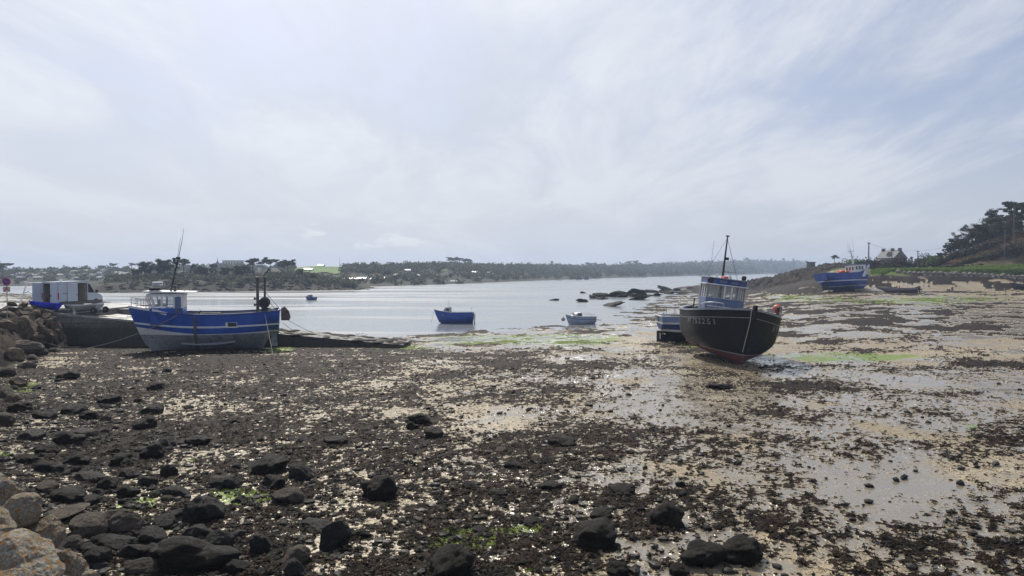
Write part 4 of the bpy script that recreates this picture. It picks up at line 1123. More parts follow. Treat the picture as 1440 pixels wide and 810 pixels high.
    mb = MB()
    for k in range(10): mb.ball((rd.uniform(-4.9, -2.2), rd.uniform(-1.3, 1.3), zs(.2) - .3 + rd.uniform(-.1, .45)), rd.uniform(.14, .3), 0, 8, 6)
    mb.tube([(-4.4, -1.2, 2.6), (-4.4, -1.2, 3.7)], .05, 6); mb.build('deck_gear', M['dark'], root)
    bpy.context.view_layer.update(); mw = root.matrix_world
    a = mw @ Vector((5.66, -.22, 3.72)); b = a.copy(); b.z = .95; b.y += .12
    x, y = h.pt(.97, 2.5)
    rope('bow_rope', [a, mw @ Vector((5.62, -.20, 2.9)), mw @ Vector((5.22, -.28, .9))], .028, M['rope'], 'pale rope hanging down the stem of the black trawler', 0)
black_boat()

# ---------------------------------------------------------------- small boat behind the black one
M['pale_blue'] = pm('pale_blue_topside', (.16, .24, .42), .45, .2, 2, grime, .4)
def stern_boat():
    c = D(990, 477, 68.5)
    root = empty('fishing_boat', (c.x, 68.5, hz(c.x, 68.5) - .02), (R(1), 0, R(3)), 'blue and white boat mostly hidden behind the black trawler, stern with rudder showing', 'fishing boat')
    zs = lambda t: 2.55 + .5 * max(0, (t - .4) / .6) ** 2
    zk = lambda t: .95 * (1 - smf(.03, .2, t)) + .3 * smf(.9, 1, t) ** 2
    h = Hull(8.6, 3.1, zs, zk, stern=.85, tm=.4, p=2.4, rake=.8, srk=.15, bul=.55)
    h.build([M['hull_black'], M['hull_white'], M['hull_deep_blue'], M['pale_blue']], [(lambda t: 1.1, 0, 6), (lambda t: 1.32, 1, 1), (lambda t: zs(t) - .72, 2, 3), (lambda t: zs(t) - .55, 1, 1), (None, 3, 3)], root, inner=1)
    h.deck(M['wood_deck'], root); h.rail(M['white'], root, .14, .07)
    h.posts(M['gal_dark'], root, .02, .45, 5, .8, .02, .06, rails=(1.0,), name='side_rail', close=False)
    MB().box((-4.33, .35, 2.28), (.04, .75, .5)).build('stern_board', M['door_wood'], root)
    rb = MB().prism([(-4.45, .1), (-3.75, .1), (-3.75, 1.15), (-4.45, 1.15)], -.06, .06).build('rudder', M['dark'], root)
    MB().box((-3.0, 0, .45), (2.2, .25, .7)).build('skeg', M['hull_black'], root)
    u = MB(); u.tube([(-4.15, -.08, .95), (-4.15, -.08, .42), (-4.0, -.08, .36), (-3.9, -.08, .42), (-3.9, -.08, .95)], .045, 6); u.build('white_mark', M['white'], rb)
    MB().box((.9, 0, 2.9), (2.2, 1.9, 1.5)).build('wheelhouse', M['house_blue'], root, bevel=.05)
    MB().ball((-2.6, .3, 2.35), .4, 0, 10, 7, sq=(1.4, 1, .7)).build('net_bundle', M['dark'], root); MB().ball((-3.3, -.3, 2.3), .3, 0, 10, 7).build('float', M['dark'], root); MB().box((-3.0, -.7, 2.45), (.8, .5, .4)).build('deck_box', M['dark'], root)
stern_boat()

# ---------------------------------------------------------------- trawler on the right-hand beach
def right_boat():
    c = D(1190, 407, 158); zb = hz(c.x, 158)
    root = empty('fishing_boat', (c.x, 158, zb + .05), (R(-5), R(-1.5), R(13)), 'bright blue trawler with orange heap on deck, aground by the grassy bank', 'fishing boat'); root.scale = (1.28,) * 3
    zs = lambda t: 2.75 + 1.35 * max(0, (t - .62) / .38) ** 1.5 + .1 * max(0, (.3 - t) / .3)
    zk = lambda t: .95 * (1 - smf(.05, .2, t)) + .5 * smf(.9, 1, t) ** 2
    h = Hull(9.6, 3.7, zs, zk, stern=.9, tm=.4, p=2.6, rake=1.0, srk=.1, bul=.6, vee=.95)
    h.build([M['hull_deep_blue'], M['hull_white'], M['trawler_blue'], M['house_blue']],
            [(lambda t: .50 + .2 * t, 0, 4), (lambda t: .58 + .2 * t, 1, 1), (lambda t: 1.42 + .1 * t, 2, 4), (lambda t: 1.56 + .1 * t, 1, 1), (None, 2, 6)], root, inner=3)
    h.deck(M['wood_deck'], root); h.rail(M['trawler_blue'], root, .16, .1)
    MB().prism([(-4.72, 1.7), (-4.72, 2.75), (-4.66, 2.75), (-4.66, 1.7)], -1.5, 1.5).build('transom_panel', M['house_blue'], root)
    mb = MB()
    for sd in (1, -1):
        vs = []
        for t in (.80, .88, .95, 1.0):
            for f in (.30 + 1.2 * (1 - t), .97):
                z_ = 1.7 + (zs(t) - 1.7) * min(.97, f); x, y = h.pt(t, z_); vs.append((x + .02, sd * (y + .025), z_))
        mb.add(vs, [(i * 2, i * 2 + 2, i * 2 + 3, i * 2 + 1) for i in range(3)])
    mb.build('white_bow_flash', M['hull_white'], root)
    MB().prism([(-4.5, .05), (-3.9, .05), (-3.9, 1.5), (-4.5, 1.5)], -.06, .06).build('rudder', M['dark'], root)
    MB().box((-3.0, 0, .5), (2.0, .5, .9)).build('skeg', M['dark'], root)
    W = empty('wheelhouse'); W.parent = root
    MB().prism([(1.0, 2.1), (3.0, 2.1), (3.15, 4.1), (1.0, 4.1)], -1.2, 1.2).build('house_wall', M['white'], W, bevel=.04)
    MB().box((2.1, 0, 4.18), (2.5, 2.7, .14)).build('roof', M['house_blue'], W, bevel=.03)
    for x in (1.35, 1.9, 2.45): window(W, (x, -1.21, 3.55), .36, .55, 'y', M['white'])
    for y in (-.75, 0, .75): window(W, (.99, y, 3.5), .4, .55, 'x', M['white'])
    for y in (-.8, 0, .8): window(W, (3.13, y, 3.55), .5, .55, 'x', M['white'])
    mb = MB(); mb.tube([(1.7, 0, 4.2), (1.55, 0, 5.6), (1.3, 0, 6.6)], [.16, .13, .08], 8); mb.box((1.35, 0, 6.4), (.2, 1.1, .12)); mb.box((1.6, 0, 5.6), (.5, .5, .1)); mb.tube([(1.3, 0, 6.3), (1.3, 0, 6.9)], .05, 6)
    ms = mb.build('mast', M['white'], root)
    mb = MB(); mb.tube([(1.3, .5, 6.4), (1.3, .5, 8.2)], [.02, .01], 5); mb.tube([(1.3, -.8, 6.4), (1.3, -.8, 8.6)], [.02, .01], 5); mb.tube([(1.2, 0, 6.5), (1.2, 0, 7.7)], .015, 5); mb.build('whip_aerial', M['steel'], ms)
    bpy.context.view_layer.update(); mw = root.matrix_world
    mb = MB(); rd = random.Random(3)
    for k in range(26):
        q = rd.uniform(-1, 1); mb.ball((q * 1.25, rd.uniform(-.8, .8), .12 + (1 - q * q) * rd.uniform(.1, .62)), rd.uniform(.2, .36), 0, 8, 6, sq=(1.2, 1.1, .7))
    o = mb.build('net_heap', M['orange']); o.location = mw @ Vector((-.55, 0, 2.5)); o.scale = (1.28,) * 3; o.rotation_euler = (0, 0, R(13)); tag(o, 'orange heap of netting and buoys on the bright blue trawler deck', 'net')
    for i, (x, y) in enumerate(((-4.2, .2), (-3.4, -1.0), (-2.4, -1.1))):
        o = MB().box((0, 0, .16), (.75, .5, .32)).build('fish_box', M['white'], bevel=.03); o.location = mw @ Vector((x, y, 2.62)); o.rotation_euler = (.1, 0, R(13 + 20 * i)); tag(o, 'white box lying on the after deck of the bright blue trawler', 'fish box', 'white boxes on the trawler deck')
right_boat()

def small_open(root, L, B, hgt, mats, bands, stern=.8, rake=.6, zk1=.25, thw=3, wood=None, deckdrop=None, flat=.5):
    zs = lambda t: hgt * (1 + .28 * max(0, (t - .4) / .6) ** 2)
    zk = lambda t: hgt * zk1 * smf(.8, 1, t) ** 2
    h = Hull(L, B, zs, zk, stern=stern, tm=.38, p=2.2, rake=rake, srk=.06, bul=hgt * .62, kt=.04, full=flat, vee=.8)
    h.build(mats, bands(zs), root, inner=len(mats) - 1, n=30)
    h.deck(wood or mats[-1], root, name='floor', drop=deckdrop)
    for i in range(thw):
        t = .2 + .5 * i / max(1, thw - 1); z = zs(t) * .72; x, y = h.pt(t, z)
        MB().box((x, 0, z), (.24, 2 * y - .1, .04)).build('thwart', wood or mats[-1], root)
    return h, zs
# white cabin boat, blue cabin boat in the shallows
def blue_motor():
    y0 = 99.0; c = D(638, 455, y0)
    root = empty('motor_boat', (c.x, y0, WATER - .28), (R(2), R(1), R(176)), 'small blue motor boat with a little wheelhouse at the water edge', 'motor boat')
    h, zs = small_open(root, 5.3, 2.0, 1.75, [M['hull_deep_blue'], M['trawler_blue'], M['hull_blue'], M['white']], lambda zs: [(lambda t: .85, 0, 4), (lambda t: zs(t) - .28, 1, 3), (lambda t: zs(t) - .22, 2, 1), (None, 1, 2)], .85, .7, thw=2, deckdrop=.55)
    h.rail(M['white'], root, .1, .06)
    MB().prism([(.3, 1.3), (1.5, 1.3), (1.25, 2.0), (1.0, 2.45), (.35, 2.45)], -.6, .6).build('cabin', M['cap_grey'], root, bevel=.05)
    window(root, (.7, .61, 2.12), .4, .35, 'y', M['white']); window(root, (.7, -.61, 2.12), .4, .35, 'y', M['white'])
    MB().tube([(.6, 0, 2.4), (.6, 0, 3.45)], .025, 6).build('mast', M['steel'], root)
    MB().prism([(1.5, 1.9), (2.5, 2.1), (2.5, 2.16), (1.5, 2.0)], -.5, .5).build('foredeck', M['white'], root)
    MB().box((-2.85, .3, 1.05), (.16, .30, 1.0)).build('white_bracket', M['white'], root)
    MB().box((-2.78, -.25, 1.15), (.24, .36, .8)).box((-2.78, -.25, .5), (.12, .12, 1.0)).build('outboard_motor', M['dark'], root, bevel=.04)
    MB().tube([(-2.5, .7, 1.8), (-2.55, .7, 2.3)], .02, 6).ball((-2.55, .7, 2.3), .09).build('stern_light', M['white'], root)
    bpy.context.view_layer.update()
    a = root.matrix_world @ Vector((2.68, 0, 1.9)); b = D(606, 454, y0 - .5); b.z = WATER
    rope('mooring_rope', [a, b], .015, M['rope_dark'], 'thin mooring line from the small blue motor boat bow to the water', .1)
blue_motor()
M['pale_hull'] = pm('pale_blue_grey_hull', (.30, .36, .46), .45, .2, 2.5, grime, .4)
def white_cabin():
    y0 = 97.5; c = D(816, 455, y0)
    root = empty('motor_boat', (c.x, y0, WATER - .22), (R(1), 0, R(196)), 'small white cabin boat with a rounded grey stripe at the water edge', 'motor boat')
    h, zs = small_open(root, 4.1, 1.9, 1.15, [M['antifoul_grey'], M['pale_hull'], M['house_blue'], M['hull_white']], lambda zs: [(lambda t: .22, 0, 2), (lambda t: zs(t) - .34, 1, 3), (lambda t: zs(t) - .22, 2, 1), (None, 1, 2)], .75, .4, thw=2, deckdrop=.35)
    h.rail(M['cap_grey'], root, .1, .07)
    MB().prism([(-.1, .85), (1.55, 1.15), (1.2, 1.32), (.55, 1.75), (-.1, 1.8)], -.55, .55).build('cabin', M['white'], root, bevel=.10)
    window(root, (.25, .56, 1.48), .5, .24, 'y', M['cap_grey']); window(root, (.25, -.56, 1.48), .5, .24, 'y', M['cap_grey'])
    window(root, (.95, 0, 1.58), .8, .3, 'x', M['cap_grey'], rot=(0, R(52), 0))
    MB().tube([(-.4, -.7, 1.1), (-.7, -.75, 1.55), (-1.7, -.7, 1.5), (-1.95, -.6, 1.1)], .02, 6).tube([(-.4, .7, 1.1), (-.7, .75, 1.55), (-1.7, .7, 1.5), (-1.95, .6, 1.1)], .02, 6).build('grab_rail', M['steel'], root, fix=False)
    MB().box((-2.15, 0, .8), (.22, .32, .7)).build('outboard_motor', M['gal_dark'], root, bevel=.05)
    o = MB().ball((0, 0, 0), .26).tube([(0, 0, .2), (0, 0, .36)], .06, 6).build('mooring_buoy', M['grey_plastic']); o.location = D(792, 449, y0 - 1.5); tag(o, 'grey round buoy at the bow of the small white cabin boat', 'buoy')
white_cabin()
def far_launch():
    y0 = 176; c = D(437, 424, y0)
    root = empty('motor_boat', (c.x, y0, WATER - .2), (0, 0, R(160)), 'tiny dark launch moored alone in the water before the wooded point', 'motor boat')
    h, zs = small_open(root, 2.9, 1.4, .9, [M['hull_deep_blue'], M['hull_deep_blue'], M['house_blue']], lambda zs: [(lambda t: .4, 0, 2), (None, 1, 3)], .85, .3, thw=1)
    MB().prism([(-.2, .6), (.7, .7), (.55, 1.45), (-.2, 1.5)], -.5, .5).build('cabin', M['house_blue'], root, bevel=.05)
    window(root, (.2, .51, 1.2), .4, .25, 'y', M['white'])
far_launch()
def far_marker():
    y0 = 560
    for px, hh, ww, lab in ((813, 3.4, 3.4, 'tiny dark fishing boat seen far off by the opposite shore, left of two'), (824, 2.6, 2.2, 'tiny dark boat seen far off by the opposite shore, right of two')):
        c = D(px, 393, y0); root = empty('fishing_boat', (c.x, y0, WATER - .2), (0, 0, R(200)), lab, 'fishing boat')
        small_open(root, ww * 1.9, ww * .7, 1.5, [M['antifoul_grey'], M['gal_dark'], M['cap_grey']], lambda zs: [(lambda t: .5, 0, 2), (None, 1, 3)], .8, .5, thw=1)
        MB().box((.2, 0, 2.2), (ww * .5, ww * .4, hh - 1.2)).build('wheelhouse', M['gal_dark'], root, bevel=.1)
        MB().tube([(-.4, 0, 2), (-.4, 0, hh + 1.6)], .08, 6).build('mast', M['dark'], root)
far_marker()
def mauve_dinghy():
    y0 = 150; c = D(1260, 411, y0)
    root = empty('open_boat', (c.x, y0, hz(c.x, y0) + .05), (R(3), 0, R(156)), 'long low mauve grey open boat with dark outboard, lying on the sand', 'open boat')
    h, zs = small_open(root, 7.8, 2.1, .92, [M['dark'], M['purple_boat'], M['antifoul_grey'], M['purple_boat']], lambda zs: [(lambda t: .12, 0, 1), (lambda t: zs(t) - .2, 1, 3), (lambda t: zs(t) - .12, 2, 1), (None, 1, 1)], .9, 1.3, .5, thw=3)
    h.rail(M['cap_grey'], root, .09, .06)
    MB().box((-.6, .1, .9), (.22, .3, .95)).build('console', M['orange'], root, bevel=.03)
    MB().box((-4.1, 0, 1.05), (.5, .45, .62)).box((-4.2, 0, .6), (.22, .2, .9)).prism([(-3.9, .5), (-3.85, .7), (-4.7, .85), (-4.75, .6)], -.1, .1).build('outboard_motor', M['dark'], root, bevel=.06)
mauve_dinghy()
def dark_rowing():
    y0 = 158; c = D(1434, 388, y0)
    root = empty('rowing_boat', (c.x, y0, hz(c.x, y0) + .05), (R(18), R(-6), R(150)), 'dark rowing boat drawn up against the boulder wall at the right edge', 'rowing boat')
    small_open(root, 3.6, 1.5, .95, [M['dark'], M['dark'], M['gal_dark']], lambda zs: [(lambda t: .3, 0, 2), (None, 1, 3)], .7, .4, thw=2)
dark_rowing()
# ---------------------------------------------------------------- quay and jetty
def quay():
    zt = lambda x: 2.72 - .0905 * (x + 39.7)
    root = empty('stone_jetty', (-25, 64, 0), (0, 0, 0), 'dark stone jetty sloping down from the quay into the mud behind the blue boat', 'jetty')
    def solid(x0, x1, y0, y1, top, name, mat, n=24, bat=.15):
        mb = MB(); vs = []
        for i in range(n + 1):
            x = x0 + (x1 - x0) * i / n; z = top(x)
            j = .05 * math.sin(x * 3.1) + .04 * math.sin(x * 7.7)
            vs += [(x, y0 - bat + j * .6, -2.2), (x, y0 + j * .3, z - .01), (x, y1, z), (x, y1, -2.2)]
        fs = [(i * 4 + j, i * 4 + j + 1, i * 4 + 5 + j, i * 4 + 4 + j) for i in range(n) for j in range(3)] + [(0, 1, 2, 3), (n * 4, n * 4 + 1, n * 4 + 2, n * 4 + 3)]
        mb.add([(x + 25, y - 64, z) for x, y, z in vs], fs); return mb.build(name, mat, root)
    solid(-40.5, -9.2, 62.6, 67.0, zt, 'wall', M['concrete'], 60)
    # worn pale edge course and top surface
    mb = MB(); n = 28
    for i in range(n):
        xa = -40.5 + 14.2 * i / n; xb = xa + 14.2 / n - .015
        za, zb = zt(xa), zt(xb); j = .015 * math.sin(i * 12.9)
        mb.add([(xa + 25, -1.46 + j, za - .12), (xb + 25, -1.46 + j, zb - .12), (xb + 25, -1.46 + j, zb + .035), (xa + 25, -1.46 + j, za + .035), (xa + 25, -.75, za + .035), (xb + 25, -.75, zb + .035), (xb + 25, -.75, zb - .02), (xa + 25, -.75, za - .02)],
               [(0, 1, 2, 3), (3, 2, 5, 4), (4, 5, 6, 7), (0, 3, 4, 7), (1, 2, 5, 6)])
    mb.build('coping', M['slip_top'], root)
    mb = MB(); mb.add([(-15.5, -.74, zt(-40.5) + .012), (-2, -.74, zt(-27) + .012), (-2, 2.95, zt(-27) + .012), (-15.5, 2.95, zt(-40.5) + .012)], [(0, 1, 2, 3)]); mb.build('ramp', M['slip_top'], root, fix=False)
    # higher back wall and the quay head the van stands on
    z2 = lambda x: 2.78 - .062 * max(0, x + 33)
    solid(-44, -27.5, 67.05, 68.3, z2, 'back_wall', M['concrete'], 30, .05)
    q = empty('quay_platform', (-58, 68, 0), (0, 0, 0), 'pale concrete quay head the van stands on', 'quay')
    MB().box((0, 2, .4), (44.5, 13.0, 4.96)).build('block', M['concrete'], q)
    MB().box((0, 2, 2.90), (44.4, 12.9, .03)).build('paving', M['slip_top'], q)
    mb = MB(); rd = random.Random(4)
    for k in range(110):
        x = rd.uniform(-1.5, 15.6); mb.ball((x, rd.uniform(-1.5, 2.6), zt(x - 25) - .06), rd.uniform(.18, .42), 0, 8, 6, sq=(1.5, 1.1, .45))
    tag(mb.build('weed_cover', M['rock_weedy'], root), kind='stuff')
    # pale patch left by an old notice
    o = MB().box((0, 0, 0), (.75, .03, .22)).build('painted_patch', M['cap_grey'], root); o.location = (25 - 38.9, -1.52, 2.25)
quay()
# ---------------------------------------------------------------- van
def wheel(parent, c, r, w, axis='Y', hub=M['grey_plastic']):
    o = MB().lathe([(r * .62, -w / 2), (r * .92, -w / 2), (r, -w / 3), (r, w / 3), (r * .92, w / 2), (r * .62, w / 2)], 20, 0, (0, 0, 0), axis).build('wheel', M['black_rubber'], parent); o.location = c
    MB().lathe([(r * .60, -w * .42), (r * .60, w * .42)], 16, 0, (0, 0, 0), axis).lathe([(r * .2, -w * .52), (r * .2, w * .52)], 10, 0, (0, 0, 0), axis).build('rim', hub, o)
    return o
def van():
    y0 = 66.8; c = D(103, 432, y0)
    root = empty('delivery_van', (c.x, y0, 2.93), (0, 0, R(80)), 'pale silver van on the quay with rear doors and sliding door open', 'van'); root.scale = (.88, .88, .92)
    hw = .98; z0 = .42; zr = 2.62
    prof = [(-2.95, z0), (2.75, z0), (2.95, .62), (2.98, 1.0), (2.72, 1.22), (1.95, 1.42), (1.12, 2.42), (.75, 2.6), (.2, zr), (-2.85, zr - .04), (-2.98, 2.2)]
    A = MB()
    def plate(poly, y, th=.05, m=0): A.prism(poly, y - th / 2, y + th / 2, 'Y', m)
    # right side (towards the viewer): pieces round the sliding-door opening
    for sd in (-1, 1):
        y = sd * hw
        plate([(-2.95, z0), (-.55 if sd < 0 else 1.0, z0), (-.55 if sd < 0 else 1.0, zr - .03), (-2.85, zr - .06), (-2.98, 2.2)], y)
        if sd < 0: plate([(-.548, z0), (.80, z0), (.80, .68), (-.548, .68)], y); plate([(-.548, 2.42), (.80, 2.42), (.80, zr - .06), (-.548, zr - .032)], y)
        plate([(.802 if sd < 0 else 1.002, z0), (2.75, z0), (2.95, .62), (2.98, 1.0), (2.72, 1.22), (1.95, 1.42), (.802 if sd < 0 else 1.002, 1.42)], y)
        plate([(.802 if sd < 0 else 1.002, 1.422), (1.05, 1.422), (1.05, 2.44), (.802 if sd < 0 else 1.002, zr - .08)], y)
        plate([(1.052, 2.28), (1.12, 2.42), (1.052, 2.43)], y); plate([(1.80, 1.422), (1.95, 1.422), (1.16, 2.40), (1.09, 2.30)], y)
    A.prism([(-2.85, zr - .05), (.2, zr - .01), (.75, 2.59), (1.12, 2.42), (1.10, 2.36), (.72, 2.52), (.2, zr - .07), (-2.85, zr - .11)], -hw + .03, hw - .03, 'Y')
    A.prism([(1.97, 1.41), (2.72, 1.21), (2.98, 1.0), (2.95, .62), (2.75, z0), (2.68, z0), (2.86, .64), (2.88, .98), (2.68, 1.14), (1.94, 1.34)], -hw + .03, hw - .03, 'Y')
    A.box((-2.93, .90, 1.5), (.08, .14, 2.1)); A.box((-2.93, -.90, 1.5), (.08, .14, 2.1)); A.box((-2.90, 0, 2.48), (.08, 1.65, .14))
    A.build('body', M['van_paint'], root)
    L = MB()   # cargo bay lining
    L.box((-1.1, 0, .52), (3.5, 1.86, .08)); L.box((.72, 0, 1.5), (.05, 1.84, 1.85)); L.box((-1.75, -.92, 1.5), (2.3, .05, 1.85)); L.box((-1.1, .92, 1.5), (3.5, .05, 1.85))
    L.build('cargo_lining', M['van_lining'], root)
    MB().box((-2.55, .25, .78), (.5, .8, .42)).box((-2.3, -.45, .7), (.5, .5, .3)).build('cargo', M['dark'], root, bevel=.03)
    def glass(a, name='windscreen'):
        return MB().add(a, [(0, 1, 2, 3)]).build(name, M['glass_dark'], root, fix=False)
    glass([(1.93, -.9, 1.42), (1.93, .9, 1.42), (1.13, .9, 2.40), (1.13, -.9, 2.40)])
    for sd in (-1, 1):
        g = MB().prism([(.90, 1.46), (1.80, 1.46), (1.12, 2.30), (.90, 2.36)], sd * hw - .03, sd * hw + .03, 'Y').build('side_window', M['glass_dark'], root)
        MB().box((2.0, sd * (hw + .13), 1.56), (.16, .22, .30)).build('mirror', M['black_rubber'], root, bevel=.03)
        MB().prism([(-2.95, .36), (2.75, .36), (2.98, .58), (2.98, .70), (-2.95, .70)], sd * (hw + .032) - .01, sd * (hw + .032) + .01, 'Y').build('side_moulding', M['gal_dark'], root)
        MB().box((-2.95, sd * .905, 1.22), (.06, .13, .62)).build('tail_light', M['tail_red'], root)
        MB().box((2.86, sd * .74, .95), (.16, .34, .22)).build('headlight', M['glass_clear'], root, bevel=.04)
        for x in (-1.75, 2.02): wheel(root, (x, sd * (hw - .12), .34), .34, .24)
        for x in (-1.75, 2.02): MB().lathe([(.43, -.03), (.43, .03)], 20, 0, (x, sd * (hw + .006), .40), 'Y').build('wheel_arch', M['dark'], root)
    MB().box((2.93, 0, .52), (.16, 1.9, .30)).build('front_bumper', M['gal_dark'], root, bevel=.04)
    MB().box((-3.0, 0, .45), (.16, 1.9, .18)).build('rear_bumper', M['gal_dark'], root, bevel=.04)
    # sliding door pushed back along the side, just proud of it
    d = MB().box((-1.28, -hw - .075, 1.56), (1.35, .05, 1.78)).build('sliding_door', M['van_paint'], root, bevel=.03)
    MB().box((-.76, -hw - .115, 1.3), (.18, .03, .05)).build('handle', M['dark'], d)
    MB().box((-1.6, -hw - .03, 1.45), (1.9, .02, .05)).build('door_track', M['gal_dark'], root)
    # rear doors: right one shut, left one swung right round
    d = MB().box((-2.99, -.43, 1.5), (.06, .82, 2.02)).build('rear_door', M['van_paint'], root, bevel=.02)
    MB().box((-3.03, -.10, 1.25), (.03, .10, .16)).build('handle', M['dark'], d)
    d = MB().box((-.01, .43, 0), (.06, .84, 2.02)).build('rear_door', M['van_paint'], root, bevel=.02); d.location = (-3.02, .92, 1.5); d.rotation_euler = (0, 0, R(66))
    MB().box((.035, .42, 0), (.02, .74, 1.9)).build('door_lining', M['van_lining'], d)
    MB().box((-2.2, -.5, zr + .05), (.3, .2, .14)).build('roof_vent', M['white'], root, bevel=.03)
van()
# blue skiff, boat on its trailer, sign, hoist, path
def quay_things():
    y0 = 62.7; c = D(61, 435.5, y0)
    root = empty('skiff', (c.x, y0, c.z + .02), (0, R(-2), R(178)), 'bright ultramarine blue skiff on the edge of the quay below the van', 'skiff')
    small_open(root, 2.65, 1.25, .56, [M['skiff_blue'], M['skiff_blue']], lambda zs: [(None, 0, 4)], .8, .35, .3, thw=2)
    MB().box((0, -.35, -.05), (2.3, .12, .12)).box((0, .35, -.05), (2.3, .12, .12)).build('bearer', M['rope'], root)
    y0 = 63.6; c = D(117, 441, y0); zt = 2.72 - .0905 * (c.x + 39.7)
    root = empty('dinghy', (c.x - .1, y0, zt + .26), (0, R(4.5), R(177)), 'pale grey dinghy resting on a road trailer on the jetty in front of the van', 'dinghy')
    small_open(root, 3.3, 1.4, .62, [M['grey_plastic'], M['grey_plastic'], M['hull_white'], M['grey_plastic']], lambda zs: [(lambda t: .1, 0, 1), (lambda t: zs(t) - .1, 1, 3), (None, 2, 1)], .85, .6, .5, thw=2)
    tr = empty('boat_trailer', (c.x, y0, zt), (0, R(4.5), R(177)), 'two wheeled road trailer under the pale grey dinghy', 'trailer')
    MB().box((.2, .45, .24), (3.2, .07, .07)).box((.2, -.45, .24), (3.2, .07, .07)).box((-1.4, 0, .30), (.08, 1.3, .07)).tube([(1.7, .45, .24), (2.6, 0, .3)], .04, 6).tube([(1.7, -.45, .24), (2.6, 0, .3)], .04, 6).build('chassis', M['steel'], tr)
    for sd in (1, -1): wheel(tr, (-1.5, sd * .82, .29), .29, .18)
    MB().tube([(2.5, 0, .3), (2.5, 0, .95)], .04, 6).build('jockey_post', M['gal_dark'], tr)
    # bollard
    o = MB().lathe([(.16, 0), (.13, .12), (.12, .45), (.18, .52), (.16, .6)], 12).build('bollard', M['wall_cream']); c = D(105, 437, 63.2); o.location = (c.x, 63.2, 2.72 - .0905 * (c.x + 39.7)); tag(o, 'short pale bollard between the van and the dinghy', 'bollard')
    # no-parking sign
    y0 = 59.6; c = D(9.5, 396, y0); zg = hz(c.x, y0)
    root = empty('road_sign', (c.x, y0, zg), (0, 0, R(4)), 'round blue and red no parking sign on a pole above the block bank', 'road sign')
    hgt = c.z - zg
    MB().tube([(0, 0, -.3), (0, 0, hgt + .3)], .035, 8).build('post', M['steel'], root)
    d = MB().lathe([(.33, -.012), (.33, .012)], 28, 0, (0, -.05, hgt), 'Y').build('disc', M['sign_red'], root)
    MB().lathe([(.265, -.005), (.265, .005)], 28, 0, (0, -.066, hgt), 'Y').build('blue_field', M['sign_blue'], d)
    MB().box((0, -.076, hgt), (.06, .008, .56), rot=(0, R(-45), 0)).build('diagonal_bar', M['sign_red'], d)
    p = MB().box((0, -.05, hgt - .62), (.55, .02, .42)).build('plate', M['wall_cream'], root)
    MB().box((-.06, -.065, hgt - .60), (.07, .01, .40), rot=(0, R(38), 0)).box((.08, -.068, hgt - .62), (.06, .01, .36), rot=(0, R(-38), 0)).box((-.12, -.066, hgt - .76), (.14, .01, .09)).build('plate_symbol', M['sign_red'], p)
    # white trestle / boat hoist left of the van
    y0 = 70; a = D(27, 424, y0); root = empty('boat_cradle', (a.x, y0, 2.92), (0, 0, 0), 'white tubular boat hoist standing on the quay left of the van', 'hoist')
    q = lambda px, py: tuple(D(px, py, y0) - Vector((a.x, y0, 2.92)))
    b = q(27, 427); tp = q(38, 397.5)
    MB().tube([(b[0], 0, 0), (tp[0], 0, tp[2])], .07, 8).build('raking_leg', M['white'], root)
    MB().tube([(tp[0] - .25, 0, tp[2] + .05), (q(56, 399.5)[0], 0, q(56, 399.5)[2])], .055, 8).build('jib', M['white'], root)
    MB().tube([(q(33, 412)[0], 0, q(33, 412)[2]), (q(42, 410)[0], -.1, q(42, 410)[2]), (q(47, 413)[0], -.1, q(47, 413)[2]), (q(56, 413.5)[0], 0, q(56, 413.5)[2])], .06, 8).build('brace', M['white'], root)
    MB().tube([(q(57, 430)[0], 0, 0), (q(57, 399)[0], 0, q(57, 399)[2])], .05, 8).build('post', M['white'], root)
    # long rope across the stones at the foot of the bank
    rope('ground_rope', [Vector((p_.x, p_.y, hz(p_.x, p_.y) + .25)) for p_ in (P(-10, 487, .3), P(40, 488, .2), P(85, 489, .1), P(112, 489, .1))], .02, M['rope'], 'pale rope lying along the foot of the block bank', .03)
def sign_mats():
    M['sign_red'] = pm('sign_red', (.42, .015, .03), .4, .1, 8); M['sign_blue'] = pm('sign_blue', (.035, .03, .26), .4, .1, 8)
sign_mats(); quay_things()
# ---------------------------------------------------------------- leaf clouds and trees
def leaf_quads(cs, rs, n, size, seed, flat=1.0):
    "n leaves for each clump centre; returns vertices and faces"
    r = np.random.default_rng(seed)
    cs = np.asarray(cs, float); rs = np.asarray(rs, float)
    if rs.ndim == 1: rs = np.stack([rs, rs, rs * flat], 1)
    k = len(cs)
    d = r.normal(0, 1, (k, n, 3)); d /= np.linalg.norm(d, axis=2, keepdims=True)
    rad = r.random((k, n, 1)) ** .45 * (1 + .22 * r.normal(0, 1, (k, n, 1)))
    p = (cs[:, None] + d * rad * rs[:, None]).reshape(-1, 3)
    m = len(p)
    a = r.normal(0, 1, (m, 3)); a /= np.linalg.norm(a, axis=1, keepdims=True)
    b = np.cross(a, r.normal(0, 1, (m, 3))); b /= np.linalg.norm(b, axis=1, keepdims=True)
    s = (size * r.uniform(.55, 1.35, m))[:, None]
    sz = s * r.uniform(.45, .8, m)[:, None]
    V = np.stack([p - a * s, p + b * sz, p + a * s, p - b * sz], 1).reshape(-1, 3)
    F_ = np.arange(m * 4, dtype=np.int32).reshape(-1, 4)
    return V, F_
